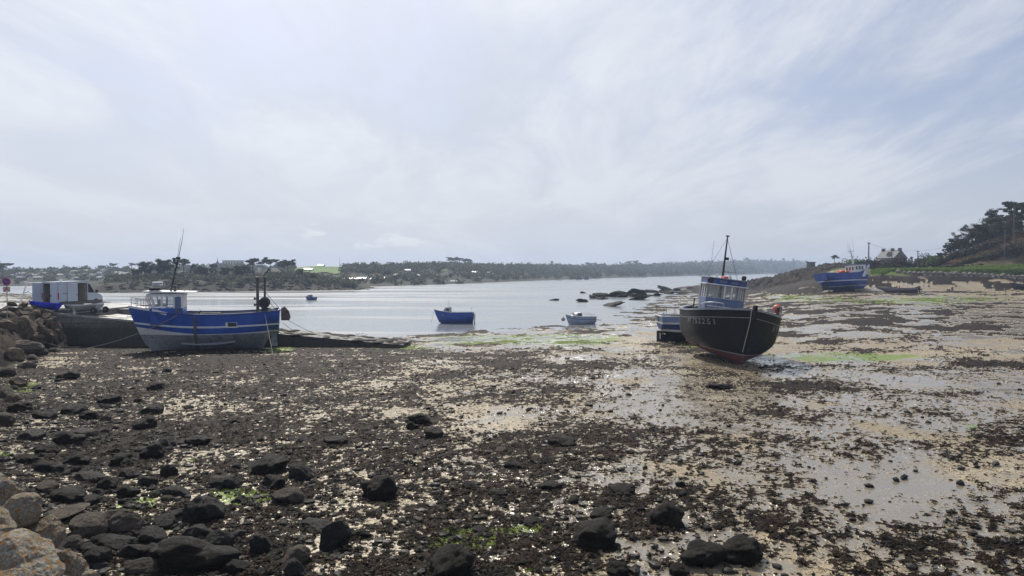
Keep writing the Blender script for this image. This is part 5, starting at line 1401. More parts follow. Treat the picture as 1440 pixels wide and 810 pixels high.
def limb_paths(rd, h, spread, nl, lo, hi, curve=.15, up=.5):
    "trunk plus limbs, unit metres"
    tr = [Vector((0, 0, -.3))]; x = y = 0
    for i in range(1, 7):
        q = i / 6; x += rd.gauss(0, curve * h * .06); y += rd.gauss(0, curve * h * .06); tr.append(Vector((x, y, h * q * hi)))
    L = []
    for k in range(nl):
        q = lo + (hi - lo) * (k + .5) / nl; j = q / hi * 6; i = min(5, int(j)); p = tr[i].lerp(tr[i + 1], j - i)
        a = k * 2.4 + rd.uniform(-.4, .4); ln = spread * rd.uniform(.65, 1.1) * (1.15 - .5 * (q - lo) / max(.01, hi - lo))
        e = p + Vector((math.cos(a) * ln, math.sin(a) * ln, ln * up * rd.uniform(.4, 1.1))); m = p.lerp(e, .5) + Vector((rd.gauss(0, .06 * ln), rd.gauss(0, .06 * ln), -.04 * ln))
        L.append([p, m, e])
    return tr, L
def tree_parts(seed, kind):
    rd = random.Random(seed)
    if kind == 'pine':      # tall maritime pine: layered crown on bare limbs
        tr, L = limb_paths(rd, 10, 3.2, 13, .38, .96, .35, .45); r0 = .28
    elif kind == 'umbrella':
        tr, L = limb_paths(rd, 10, 3.6, 9, .62, .84, .3, .55); r0 = .25
    elif kind == 'bushy':
        tr, L = limb_paths(rd, 6, 2.6, 12, .22, .9, .4, .7); r0 = .2
    elif kind == 'lean':    # windswept, leaning
        tr, L = limb_paths(rd, 7, 2.6, 11, .35, .95, .6, .75); r0 = .2
        tr = [p + Vector((-.09 * p.z * p.z / 7 * 3, 0, 0)) for p in tr]; L = [[p + Vector((-.09 * p.z * p.z / 7 * 3, 0, 0)) for p in l] for l in L]
    else:                   # stiff young conifer
        tr, L = limb_paths(rd, 7, 1.5, 16, .15, .97, .15, .35); r0 = .13
    mb = MB(); mb.tube(tr, [r0 * (1.25 - .16 * i) for i in range(len(tr))], 8)
    for l in L: mb.tube(l, [r0 * .42, r0 * .28, r0 * .12], 5)
    cs = []; rs = []
    for l in L:
        fl = {'pine': .42, 'umbrella': .32, 'bushy': .75, 'lean': .6, 'conifer': .5}[kind]
        for j in range(4 if kind != 'conifer' else 3):
            q = rd.uniform(.45, 1.1); p = l[0].lerp(l[2], q); w = rd.uniform(.5, 1.0) * {'pine': 1.05, 'umbrella': 1.1, 'bushy': 1.05, 'lean': .95, 'conifer': .55}[kind]
            cs.append((p.x + rd.gauss(0, .35), p.y + rd.gauss(0, .35), p.z + rd.gauss(.1, .2))); rs.append((w, w, w * fl))
    p = tr[-1]
    for j in range(5): cs.append((p.x + rd.gauss(0, .5), p.y + rd.gauss(0, .5), p.z + rd.gauss(0, .3))); rs.append((.8, .8, .45))
    return mb, cs, rs
TREE = {}
def tree_proto(key, kind, seed, leaf, n=70, ls=.17):
    mb, cs, rs = tree_parts(seed, kind)
    V, Fc = leaf_quads(cs, rs, n, ls, seed)
    o = mb.build('trunk', M['bark'], None, fix=False); c = np_mesh('crown', V, Fc, M[leaf])
    TREE[key] = (o.data, c.data)
    bpy.data.objects.remove(o); bpy.data.objects.remove(c)
def tree(key, loc, s, rz, label, cat='tree', group=None, name='tree', sx=1.0):
    r = empty(name, loc, (0, 0, rz), label, cat, group); r.scale = (s * sx, s * sx, s)
    for nm, me in zip(('trunk', 'crown'), TREE[key]):
        o = bpy.data.objects.new(nm, me); link(o, r)
    return r
for i in range(2): tree_proto(f'pine{i}', 'pine', 31 + i, 'leaf_pine', 110, .19)
for i in range(3): tree_proto(f'umb{i}', 'umbrella', 51 + i, 'leaf_hazed', 60, .26)
for i in range(3): tree_proto(f'bushy{i}', 'bushy', 71 + i, 'leaf_hedge' if i else 'leaf_bush', 100, .17)
for i in range(2): tree_proto(f'lean{i}', 'lean', 91 + i, 'leaf_bare', 60, .13)
for i in range(2): tree_proto(f'con{i}', 'conifer', 111 + i, 'leaf_pine', 70, .15)

def at(px, y, dz=0.0):
    x = (px - 720) / F * y * (CT + .0006)
    return Vector((x, y, hz(x, y) + dz))
def px_h(y, px): return px * y / F
# trees of the hill on the right: (kind, px, y, height px, label)
HT = [('pine0', 1416, 196, 54, 'tallest pine on the hill at the right edge, dense dark crown', 10.2),
 ('pine1', 1437, 192, 48, 'pine at the very right edge with gaps of sky between its limbs', 10.2),
 ('bushy0', 1392, 197, 40, 'broad dark bushy tree just left of the tallest pine', 6.6), ('bushy1', 1376, 198, 34, 'dense dark tree, second to the left of the tallest pine', 6.6),
 ('lean0', 1366, 199, 34, 'thin crowned grey tree, right of the two whose branches show', 7.2), ('lean1', 1353, 199, 30, 'thin crowned grey tree, left of the two whose branches show', 7.2),
 ('bushy2', 1342, 198, 24, 'round dark tree near the low end of the hilltop trees', 6.6), ('con0', 1337, 198, 30, 'spiky young conifer, right of two at the end of the hilltop trees', 7.3), ('con1', 1329, 198, 25, 'spiky young conifer, left of two at the end of the hilltop trees', 7.3),
 ('bushy1', 1322, 197, 15, 'lowest dark tree at the left end of the hilltop trees', 6.6), ('con1', 1393, 200, 50, 'ragged conifer top poking above the broad bushy tree', 7.3),
 ('bushy1', 1381, 194, 34, 'dark rounded tree in front of the dense dark tree', 6.6), ('bushy0', 1412, 193, 36, 'dark leafy tree round the trunk of the tallest pine', 6.6), ('bushy2', 1356, 195, 24, 'dark low tree under the two thin crowned grey trees', 6.6),
 ('con0', 1281, 225, 17, 'small spiky conifer beside the thin pole right of the house', 7.3), ('bushy2', 1290, 222, 12, 'low dark tree right of the small spiky conifer', 6.6), ('bushy0', 1402, 190, 30, 'dark tree filling the gap under the tallest pine', 6.6), ('bushy2', 1428, 188, 26, 'dark tree under the right edge pine', 6.6)]
for key, px, y, hp, lab, unit in HT:
    s = px_h(y, hp) / unit * .9
    tree(key, at(px, y, -.2), s, _rk.uniform(0, 6), lab, 'pine' if 'pine' in key else 'tree', 'trees on the hill at the right', sx=1.15 if 'bushy' in key else 1.0, name='pine_tree' if 'pine' in key else 'tree')
# shrubs and hedges: each a thing with stems and foliage
def shrub(px, y, wp, hp, leaf, label, cat='bush', group=None, seed=1, dy=2.0, name='bush', n=0, base=None):
    c = at(px, y) if base is None else base
    w = px_h(y, wp) / 2; h = px_h(y, hp); rd = random.Random(seed)
    r = empty(name, c, (0, 0, 0), label, cat, group)
    k = max(6, int(w * 6)); cs = []; rs = []; mb = MB()
    for i in range(k):
        q = rd.uniform(-1, 1); hh = h * (1 - .75 * q * q) * rd.uniform(.5, 1.0); p = (q * w, rd.uniform(-1, 1) * dy * .5 * math.sqrt(1 - q * q), hz(c.x + q * w, y) - c.z + hh * .5)
        cs.append(p); rr = max(.25, hh * .45); rs.append((rr * 1.25, rr * 1.1, rr)); mb.tube([(p[0] * .9, p[1], -.4 + p[2] - hh * .5), p], [.06, .02], 4)
    V, Fc = leaf_quads(cs, rs, n or 130, min(.22, max(.10, h * .085)), seed)
    np_mesh('foliage', V, Fc, M[leaf], parent=r); mb.build('stems', M['bark'], r, fix=False)
    return r
shrub(1365, 186, 110, 15, 'leaf_hedge', 'long dark hedgerow across the middle of the brown hillside', 'hedge', seed=5, dy=3, name='hedge')
shrub(1425, 178, 60, 26, 'leaf_hedge', 'dark bulging thicket at the right edge above the grass strip', 'thicket', seed=6, dy=4, name='thicket')
shrub(1315, 186, 50, 13, 'leaf_bush', 'low olive shrubs at the foot of the hill right of the house', 'shrubs', seed=7, name='bush')
shrub(1268, 200, 60, 22, 'leaf_hedge', 'wide brown thicket in front of the house', 'thicket', seed=8, dy=4, name='thicket')
shrub(1310, 196, 28, 16, 'leaf_bright', 'yellow green gorse bush at the top end of the slope', 'bush', seed=9, dy=3)
shrub(1200, 215, 26, 22, 'leaf_bright', 'round bright green bush behind the bright blue trawler', 'bush', seed=10, dy=4)
shrub(1222, 215, 34, 18, 'leaf_hedge', 'dark bush between the bright green bush and the house', 'bush', seed=11, dy=4)
shrub(1232, 180, 22, 8, 'leaf_hedge', 'small dark bush on the grass at the foot of the tall pole', 'bush', seed=15)
shrub(1345, 176, 70, 7, 'leaf_hedge', 'low dark scrub along the top of the grass strip', 'scrub', seed=12, name='scrub')
shrub(1385, 180, 80, 11, 'leaf_bush', 'pale twiggy hedge sloping down above the grass strip', 'hedge', seed=13, name='hedge')
shrub(1390, 196, 60, 20, 'leaf_hedge', 'rounded dark scrub mound under the hilltop trees', 'scrub', seed=14, dy=4, name='scrub')
shrub(1303, 202, 34, 20, 'leaf_hedge', 'dense dark scrub between the stone house and the hilltop trees', 'scrub', seed=31, dy=5, name='scrub')
shrub(1252, 185, 44, 13, 'leaf_hedge', 'brown scrub hiding the foot of the stone house', 'scrub', seed=32, dy=4, name='scrub')
def bracken():
    r = np.random.default_rng(5); n = 5200
    px = r.uniform(1285, 1500, n); y = r.uniform(180, 198, n); x = (px - 720) / F * y
    k = (base_h(x, y) > 7.6 + .5 * r.random(n)); x, y = x[k], y[k]; z = base_h(x, y)
    V, Fc = leaf_quads(np.stack([x, y, z + .25], 1), np.full((len(x), 3), .55) * np.array([1.2, 1, .8]), 9, .17, 6)
    tag(np_mesh('bracken', V, Fc, M['bracken']), 'dead brown bracken covering the hillside', kind='stuff')
bracken()
def bank_grass():
    r = np.random.default_rng(8); n = 9000
    px = r.uniform(1225, 1520, n); y = 171.5 - .25 * ((px - 720) / F * 170 - 89) + r.uniform(.8, 8, n); x = (px - 720) / F * y
    z = base_h(x, y); k = z > 5.2; x, y, z = x[k], y[k], z[k]
    V, Fc = leaf_quads(np.stack([x, y, z + .12], 1), np.full((len(x), 3), .4) * np.array([1.3, 1, .7]), 5, .16, 9)
    tag(np_mesh('grass', V, Fc, M['grass_blades']), 'bright green grass along the top of the sea wall', kind='stuff')
M['grass_blades'] = leaf_mat('bank_grass_blades', (.09, .17, .025), (.15, .22, .045), (.16, .18, .06), .3)
bank_grass()
# boulder sea wall
def sea_wall():
    root = empty('sea_wall', (100, 170, 0), (0, 0, 0), 'low sea wall of rounded boulders under the grass strip at right', 'sea wall')
    rd = random.Random(12); mb = MB()
    meshes = RK['riprap']
    x = 89.5
    while x < 126:
        y = 172 - .25 * (x - 89) - 1.3; z0 = hz(x, y - 1.0) - .1
        for lay in range(2):
            s = rd.uniform(.42, .78); me = meshes[rd.randrange(len(meshes))]
            rot = Matrix.Rotation(rd.uniform(0, 6), 3, 'Z') @ Matrix.Rotation(rd.uniform(-.5, .5), 3, 'X')
            c = Vector((x - 100 + rd.uniform(-.2, .2), y - 170 + lay * .35, z0 + .20 + lay * .62 + rd.uniform(-.1, .1)))
            bm = bmesh.new(); bmesh.ops.create_icosphere(bm, subdivisions=2, radius=1)
            off = Vector((rd.uniform(0, 99), 0, 0))
            vs = [c + rot @ Vector((v.co.x * s * 1.05, v.co.y * s * .8, v.co.z * s * .8)) * (1 + .22 * mnoise.noise(v.co * 1.4 + off)) for v in bm.verts]
            mb.add(vs, [tuple(v.index for v in q.verts) for q in bm.faces], 0, True); bm.free()
        x += rd.uniform(.75, 1.25)
    mb.build('boulder_courses', M['rock_wall'], root, fix=False)
M['rock_wall'] = rock_mat('wall_boulders', (.12, .10, .095), (.24, .205, .19), rough=.85)
sea_wall()
for i, (px, y, wp, hp) in enumerate(((1232, 168, 8, 3), (1240, 167, 11, 4.5), (1246, 168, 7, 3), (1253, 165, 6, 2.5), (1222, 168, 7, 3))):
    p = at(px, y); place_rock('riprap', (p.x, p.y, p.z + .1), px_h(y, wp) / 2, px_h(y, wp) / 2.4, px_h(y, hp) * .8, 'beach_rock', 'lone rock on the upper beach between the blue trawler and sea wall', 'rock', 'rocks at the end of the sea wall')
# ---------------------------------------------------------------- house on the right
def stone_house():
    y0 = 262; c = at(1253, y0); z0 = H + (380 - 366) * y0 / F - 1.6
    root = empty('stone_house', (c.x, y0, z0), (0, 0, R(-76)), 'grey stone house with pale slate roof, dormer and three chimneys above the beach', 'house')
    root.scale = (.80, .80, .84); L, Wd, he, hr = 11.0, 6.4, 2.9, 6.0
    MB().prism([(-Wd / 2, -3), (Wd / 2, -3), (Wd / 2, he), (0, hr), (-Wd / 2, he)], -L / 2, L / 2, 'X').build('wall', M['wall_stone'], root)
    rf = MB(); ov = .3
    for sd in (-1, 1):
        a, b = (sd * (Wd / 2 + ov), he - ov * .95 + .04), (0, hr + .06)
        rf.prism([a, b, (b[0], b[1] + .16), (a[0], a[1] + .16)], -L / 2 - .12, L / 2 + .12, 'X')
    r = rf.build('roof', M['slate_pale'], root)
    for x in (-L / 2 + .55, 0.6, L / 2 - .55):
        ch = MB().box((x, 0, hr + .2), (.8, 1.3, 1.2)).box((x, 0, hr + .86), (.95, 1.45, .12)).build('chimney', M['wall_stone'], r)
    d = MB().prism([(-1.2, he - .2), (1.2, he - .2), (1.2, he + 1.3), (0, he + 2.3), (-1.2, he + 1.3)], -Wd / 2 + .35, -.6, 'Y')
    M_ = Matrix.Translation((1.6, 0, 0)); d.v = [tuple(M_ @ Vector(v)) for v in d.v]; dm = d.build('dormer', M['wall_stone'], root)
    e = MB().prism([(.25, he + 1.15), (1.6, he + 2.35), (1.6, he + 2.5), (.2, he + 1.28)], -Wd / 2 + .2, -.5, 'Y').prism([(2.95, he + 1.15), (1.6, he + 2.35), (1.6, he + 2.5), (3.0, he + 1.28)], -Wd / 2 + .2, -.5, 'Y').build('dormer_roof', M['slate'], dm)
    for x in (-3.6, -1.2, 3.8): window(root, (x, -Wd / 2 - .01, 1.5), .9, 1.2, 'y', M['wall_white'], M['glass_far'])
    window(root, (1.6, -Wd / 2 + .33, he + .6), .9, 1.0, 'y', M['wall_white'], M['glass_far'])
    window(root, (L / 2 + .01, 0, 3.6), .9, 1.1, 'x', M['wall_white'], M['glass_far'])
    MB().box((-.1, -Wd / 2 - .03, .6), (1.0, .08, 2.1)).build('door', M['dark'], root)
    MB().prism([(-Wd / 2 - 2.4, -2.5), (-Wd / 2 - .02, -2.5), (-Wd / 2 - .02, 2.2), (-Wd / 2 - 2.4, 1.3)], -L / 2 + .4, -L / 2 + 3.4, 'X').build('lean_to', M['wall_stone'], root)
    MB().prism([(-Wd / 2 - 2.6, 1.28), (-Wd / 2 - .03, 2.25), (-Wd / 2 - .03, 2.38), (-Wd / 2 - 2.6, 1.42)], -L / 2 + .2, -L / 2 + 3.6, 'X').build('lean_to_roof', M['slate_pale'], root)
stone_house()
def pole(px, y, hp, label, r=.13, top=True):
    p = at(px, y); h = px_h(y, hp)
    o = empty('utility_pole', p, (R(_rk.uniform(-1, 1)), R(_rk.uniform(-1, 1)), 0), label, 'utility pole', 'wooden poles along the shore road')
    MB().tube([(0, 0, -.5), (0, 0, h)], [r, r * .75], 8).build('shaft', M['pole_wood'], o)
    if top: MB().box((0, 0, h - .25), (.7, .1, .1)).tube([(.3, 0, h - .2), (.3, 0, h)], .05, 6).tube([(-.3, 0, h - .2), (-.3, 0, h)], .05, 6).build('crossarm', M['pole_wood'], o)
    return p + Vector((0, 0, h - .1))
a = pole(1221, 176, 46, 'tall wooden pole beside the bright blue trawler wheelhouse', .17)
b = pole(1290, 185, 25, 'short thin wooden pole right of the stone house')
c_ = pole(1412, 177, 42, 'wooden pole before the dark thicket, below the tallest pine')
d_ = pole(1425, 182, 58, 'bare pole just right of the pole below the tallest pine', .12, False)
rope('overhead_wire', [a, b + Vector((0, 0, .3))], .018, M['dark'], 'overhead wire from the tall pole across to the short pole', .9, cat='wire')
rope('overhead_wire', [b, c_], .018, M['dark'], 'overhead wire rising from the short pole to the hillside pole', .8, cat='wire')
# headland extras: old stone hut, two bushes, lone umbrella tree
def hut():
    y0 = 262; p = at(1140, y0)
    root = empty('stone_hut', p, (0, 0, R(20)), 'tiny square stone lookout hut on top of the rocky headland', 'hut')
    MB().box((0, 0, .7), (2.0, 2.0, 3.4)).build('wall', M['wall_stone'], root); MB().box((0, 0, 2.5), (2.4, 2.4, .22)).build('roof', M['slate'], root)
    MB().box((0, -1.01, 1.3), (.6, .04, .7)).build('window', M['glass_far'], root)
hut()
shrub(1123, 290, 22, 9, 'leaf_bush', 'low rounded bush left of the stone hut on the headland', 'bush', seed=21)
shrub(1158, 285, 22, 7, 'leaf_bush', 'low flat bush right of the stone hut on the headland', 'bush', seed=22)
p = at(1174, 280, -.2); tree('umb0', p, px_h(280, 16) / 9.4, 1.0, 'single small umbrella shaped tree on the skyline left of the green bush', 'tree')

# ---------------------------------------------------------------- far shores
_FX = np.array([380, 470, 540, 620, 700, 800, 900, 1000, 1090, 1200.])
_FY = np.array([300, 306, 322, 362, 430, 560, 735, 1000, 1450, 1700.])    # distance of the waterline
_FT = np.array([377, 377, 378, 376.5, 378.5, 380, 378.5, 378, 379, 380.5])  # ground skyline in photo pixels
def strip(name, pxs, ys, tops, depth, mat, seed, nx=220, ny=40, shore=.06):
    px = np.linspace(pxs[0], pxs[-1], nx); Y0 = np.interp(px, pxs, ys); T = np.interp(px, pxs, tops)
    q = np.linspace(-.06, 1.25, ny); PX, Q = np.meshgrid(px, q)
    YY = Y0[None] * (1 + depth * Q); XX = (PX - 720) / F * YY
    zr = H + (380 - T[None]) * Y0[None] * (1 + depth) / F
    Z = WATER - .6 + (zr - WATER + .6) * np.where(Q < 0, 0, 1) * np.minimum(1, shore * 2.2 * sm(0, shore, Q) + (1 - shore * 2.2) * sm(.0, 1.0, Q) ** .8) - (Q > 1) * (Q - 1) * 25
    Z = Z + fbm(XX, YY, 40, 3, seed) * 1.6 * sm(.05, .4, Q)
    k = np.arange(PX.size).reshape(PX.shape)
    f = np.stack([k[:-1, :-1], k[:-1, 1:], k[1:, 1:], k[1:, :-1]], -1).reshape(-1, 4)
    tag(np_mesh(name, np.stack([XX.ravel(), YY.ravel(), Z.ravel()], 1), f, mat, smooth=True), kind='structure')
    def zfun(p_, q_):
        i = np.clip((np.asarray(p_) - px[0]) / (px[-1] - px[0]) * (nx - 1), 0, nx - 1.001); j = np.clip((np.asarray(q_) + .06) / 1.31 * (ny - 1), 0, ny - 1.001)
        i0 = i.astype(int); j0 = j.astype(int); fi = i - i0; fj = j - j0
        z = (Z[j0, i0] * (1 - fi) + Z[j0, i0 + 1] * fi) * (1 - fj) + (Z[j0 + 1, i0] * (1 - fi) + Z[j0 + 1, i0 + 1] * fi) * fj
        y = np.interp(p_, px, Y0) * (1 + depth * np.asarray(q_)); return (np.asarray(p_) - 720) / F * y, y, z
    return zfun
far_r = strip('far_hillside', _FX, _FY, _FT, .62, M['field_far'], 5)
far_l = strip('town_hillside', np.array([-260, 0, 120, 220, 330, 440, 520.]), np.array([300, 318, 340, 380, 400, 400, 395.]), np.array([383, 384, 382, 380, 378, 377, 378.]), .6, M['field_far'], 9)
pen = strip('wooded_point', np.array([120, 150, 200, 300, 420, 480, 530, 572.]), np.array([232, 230, 232, 240, 252, 258, 262, 264.]), np.array([404, 398, 393, 391, 391, 396, 405, 411.]), .16, M['peninsula_land'], 13, 160, 24, .4)
# woods that read as one mass
def woods(name, zf, lo, hi, n, hp, seed, label, qlo=.06, qhi=1.0, qpow=.7, clear=()):
    r = np.random.default_rng(seed)
    p = r.uniform(lo, hi, n); q = qlo + (qhi - qlo) * r.random(n) ** qpow
    x, y, z = zf(p, q)
    keep = np.ones(n, bool)
    py = 380 - (z - H) * F / y
    for (a, b, c, d) in clear: keep &= ~((p > a) & (p < b) & (py > c) & (py < d))
    dens = fbm(x, y, 55, 2, seed) + .35 * r.normal(0, 1, n); keep &= dens > -.28
    p, q, x, y, z = p[keep], q[keep], x[keep], y[keep], z[keep]; n = len(x)
    s = r.uniform(.5, 1.25, n) * hp * y / F * (1 + .5 * sm(900, 1080, p) * (name == 'far_woodland'))
    cs = []; rs = []
    for k in range(3):
        cs.append(np.stack([x + r.normal(0, .35, n) * s, y + r.normal(0, .35, n) * s, z + s * (.28 + .14 * k)], 1)); e = s * r.uniform(.36, .52, n); rs.append(np.stack([e * 1.25, e * 1.25, e * .85], 1))
    C = np.concatenate(cs); R_ = np.concatenate(rs); V = []; 
    V, Fc = leaf_quads(C, R_, 26, 1.0, seed)
    # leaf clumps grow with the crowns
    ctr = np.repeat(V.reshape(-1, 4, 3).mean(1)[:, None], 4, 1); sz = np.repeat(np.repeat(np.concatenate([s] * 3), 26), 4).reshape(-1, 4, 1) * .16
    V = (ctr + (V.reshape(-1, 4, 3) - ctr) * sz).reshape(-1, 3)
    tag(np_mesh(name, V, Fc, M['wood_hazed']), label, kind='stuff')
GF = (412, 486, 374, 386)
woods('far_woodland', far_r, 395, 1130, 3200, 8.5, 3, 'hazy woodland along the opposite shore', .0, 1.02, .6, [GF, (560, 700, 384.5, 388), (440, 560, 386, 391)])
woods('town_woodland', far_l, -150, 470, 900, 8, 4, 'hazy trees among the houses of the town hill', .1, 1.03, .6, [GF])
woods('point_woodland', pen, 150, 500, 560, 8.5, 6, 'scrub and low trees massed on the wooded point', .25, 1.05, .9)
# green meadow on the opposite slope, brown shore rocks
def meadow(px0, px1, q0, q1, zf, name, dz=.45):
    p = np.linspace(px0, px1, 16); q = np.linspace(q0, q1, 6); PX, Q = np.meshgrid(p, q)
    Q = Q + .03 * np.sin(PX * .21)
    x, y, z = zf(PX.ravel(), Q.ravel()); k = np.arange(PX.size).reshape(PX.shape)
    f = np.stack([k[:-1, :-1], k[:-1, 1:], k[1:, 1:], k[1:, :-1]], -1).reshape(-1, 4)
    tag(np_mesh(name, np.stack([x, y, z + dz], 1), f, M['field_green'], smooth=True), kind='structure')
meadow(412, 486, .50, .92, far_r, 'green_field'); meadow(600, 648, .55, .68, far_r, 'green_field')
def shore_band(px, zf, name, n, seed, hp, qa=-.01, qb=.05):
    r = np.random.default_rng(seed)
    bm = bmesh.new(); bmesh.ops.create_icosphere(bm, subdivisions=2, radius=1); bv = np.array([v.co[:] for v in bm.verts]); bf = np.array([[v.index for v in q.verts] for q in bm.faces], dtype=np.int32); bm.free()
    p = r.uniform(px[0], px[1], n); q = r.uniform(qa, qb, n); x, y, z = zf(p, q); s = r.uniform(.4, 1.2, n) * hp * y / F
    V = bv[None] * (1 + .2 * r.normal(0, 1, (n, len(bv), 1))) * np.stack([s * 1.7, s, s * .6], 1)[:, None] + np.stack([x, y, z], 1)[:, None]
    f = (bf[None] + (np.arange(n, dtype=np.int32) * len(bv))[:, None, None]).reshape(-1, 3)
    tag(np_mesh(name, V.reshape(-1, 3), f, M['shore_rock']), 'dark rocks along the foot of the wooded point', kind='stuff')
shore_band((150, 572), pen, 'shore_rocks', 420, 3, 2.2, -.02, .42)

# pines that stand out against the sky
PT = [(203, .8, 24, 'bushy1', 'dark round tree at the left end of the wooded point'), (228, .8, 27, 'bushy2', 'dense dark tree behind the blue boat wheelhouse'), (240, .75, 26, 'pine0', 'dark pine just left of the blue boat mast'), (259, .85, 33, 'umb1', 'flat topped pine just right of the blue boat mast'), (272, .8, 22, 'con0', 'slim tree right of the flat topped pine by the mast'),
 (300, .7, 24, 'con1', 'slender dark tree below the domed tower'), (335, .7, 22, 'bushy0', 'bushy tree on the point below the large pale block'), (318, .75, 18, 'bushy1', 'low rounded tree between the slender tree and bushy tree'), (358, .85, 33, 'umb0', 'tall umbrella pine just left of the stern gallows'), (378, .9, 32, 'umb2', 'wide umbrella pine behind the stern gallows'), (397, .75, 28, 'umb1', 'umbrella pine with bare trunk, left of the pair by the green field'),
 (407, .8, 30, 'umb0', 'umbrella pine with bare trunk, right of the pair by the green field'), (190, .8, 15, 'bushy0', 'lowest round tree at the tip of the left end of the point'), (285, .8, 20, 'bushy2', 'dark rounded tree right of the slim tree'), (347, .7, 22, 'pine1', 'ragged pine left of the tall umbrella pine'), (422, .7, 14, 'bushy0', 'small round tree right of the bare trunk umbrella pines'), (440, .6, 10, 'bushy1', 'last small tree on the thin end of the point')]
unit = {'p': 10.2, 'u': 9.3, 'b': 6.6, 'c': 7.3, 'l': 7.2}
for px, q, hp, key, lab in PT:
    x, y, z = [float(v) for v in pen(px, q)]; z = max(z, H + (380 - 400) * y / F); hp *= .85 if key[0] == 'u' else 1
    tree(key, (x, y, z - .3), hp * y / F / unit[key[0]], _rk.uniform(0, 6), lab, 'pine' if key[0] in 'up' else 'tree', 'trees standing on the wooded point', sx=1.15, name='pine_tree' if key[0] in 'up' else 'tree')
FT = [(632, .95, 15, 'umb0', 'leftmost pine of the tall skyline clump on the opposite shore'), (638, .96, 15, 'umb1', 'second pine from the left in the tall skyline clump'), (645, .95, 15, 'umb2', 'middle pine of the tall skyline clump on the opposite shore'), (653, .97, 15, 'umb0', 'second pine from the right in the tall skyline clump'), (661, .95, 14, 'pine0', 'rightmost rounder pine of the tall skyline clump'), (610, .95, 10, 'bushy0', 'round skyline tree left of the tall pine clump'), (692, .95, 9, 'bushy1', 'broad skyline tree right of the tall pine clump'),
 (776, .97, 13, 'con0', 'narrow skyline tree alone on the opposite shore above mid channel'), (829, .97, 11, 'umb2', 'domed skyline tree left of the wide flat crowned pair'), (885, .97, 12, 'umb0', 'flat crowned skyline pine, left of a touching pair'), (893, .97, 12, 'umb1', 'flat crowned skyline pine, right of a touching pair'), (933, .97, 10, 'bushy1', 'round skyline tree left of the black trawler mast'), (524, .95, 11, 'bushy2', 'dark rounded skyline tree above the white terraces'), (506, .95, 8, 'bushy0', 'small skyline tree left of the dark rounded one'), (553, .95, 9, 'bushy1', 'round skyline tree right of the dark rounded one'), (955, .97, 9, 'bushy2', 'low skyline tree just left of the black trawler wheelhouse'), (406, .95, 9, 'con1', 'slim skyline tree above the left end of the green field')]
for px, q, hp, key, lab in FT:
    x, y, z = [float(v) for v in far_r(px, q)]
    tree(key, (x, y, z - .4), hp * y / F / unit[key[0]], _rk.uniform(0, 6), lab, 'tree', 'skyline trees of the opposite shore', sx=.95)
LT = [(2, .3, 26, 'umb2', 'big dark pine at the left edge behind the no parking sign'), (-6, .3, 24, 'umb0', 'dark pine cut by the left edge behind the sign'), (27, .9, 9, 'con0', 'pointed skyline tree just right of the left edge pine'), (104, .95, 7, 'bushy1', 'round skyline tree above the van roof'), (118, .95, 7, 'bushy2', 'round skyline tree right of the van roof'), (160, .95, 12, 'umb1', 'wide flat skyline tree left of the wooded point'), (186, .95, 12, 'umb0', 'flat skyline tree at the edge of the wooded point'), (145, .95, 9, 'bushy0', 'low rounded skyline tree beyond the van windscreen')]
for px, q, hp, key, lab in LT:
    x, y, z = [float(v) for v in far_l(px, q)]
    tree(key, (x, y, z - .3), hp * y / F / unit[key[0]], _rk.uniform(0, 6), lab, 'pine' if 'dark pine' in lab else 'tree', 'trees of the town hill', sx=1.25)

# ---------------------------------------------------------------- far buildings
def far_house(px, zf, q, wp, hp, wall, roof, label, group, ridge='x', wins=2, gable=True, rz=None, py=None):
    x, y, z = [float(v) for v in zf(px, q)]
    if py is not None: z = H + (380 - py) * y / F
    w = wp * y / F; h = hp * y / F; d = min(w, 9)
    root = empty('far_house', (x, y, z), (0, 0, _rk.uniform(-.3, .3) if rz is None else rz), label, 'house', group)
    he = h * .58 if gable else h
    MB().box((0, 0, he / 2 - 1), (w, d, he + 2)).build('wall', M[wall], root)
    if gable:
        MB().prism([(-d / 2 - .3, he + .003), (d / 2 + .3, he + .003), (0, h)], -w / 2 - .2, w / 2 + .2, 'X').build('roof', M[roof], root)
        r = root.children[-1]; MB().box((w / 2 - .6, 0, h), (.7, .9, h * .22)).build('chimney', M[wall], r)
    else: MB().box((0, 0, h + .15), (w + .3, d + .3, .3)).build('roof', M[roof], root)
    for i in range(wins):
        MB().box((-w / 2 + w * (i + .5) / wins, -d / 2 - .02, he * .55), (min(1.4, w * .3 / wins * 1.6), .06, he * .42)).build('window', M['glass_far'], root)
    return root
r_ = random.Random(31)
for px, q, wp, hp, wall, lab in [(434, .62, 12, 4.5, 'wall_white', 'white house just above the green meadow on the opposite shore'), (463, .30, 14, 4, 'wall_cream', 'long pale house below the right end of the green meadow'), (452, .95, 8, 4, 'wall_white', 'small pale house on the skyline above the green meadow'),
   (474, .20, 12, 4.5, 'wall_white', 'first white quayside house left of the row below the meadow'), (486, .20, 10, 4.5, 'wall_white', 'second white quayside house, dark roofed, in the row below the meadow'), (497, .21, 10, 4.5, 'wall_white', 'third white quayside house in the row below the meadow'), (510, .22, 12, 4.5, 'wall_white', 'fourth white quayside house in the row below the meadow'), (526, .21, 9, 4, 'wall_white', 'white house at the right end of the quayside row'), (540, .24, 8, 4, 'wall_cream', 'cream house apart from the quayside row, nearer the woods'), (456, .13, 18, 4, 'wall_white', 'low long white building at the waterline below the meadow')]:
    far_house(px, far_r, q, wp, hp, wall, 'slate', lab, 'houses below the green meadow')
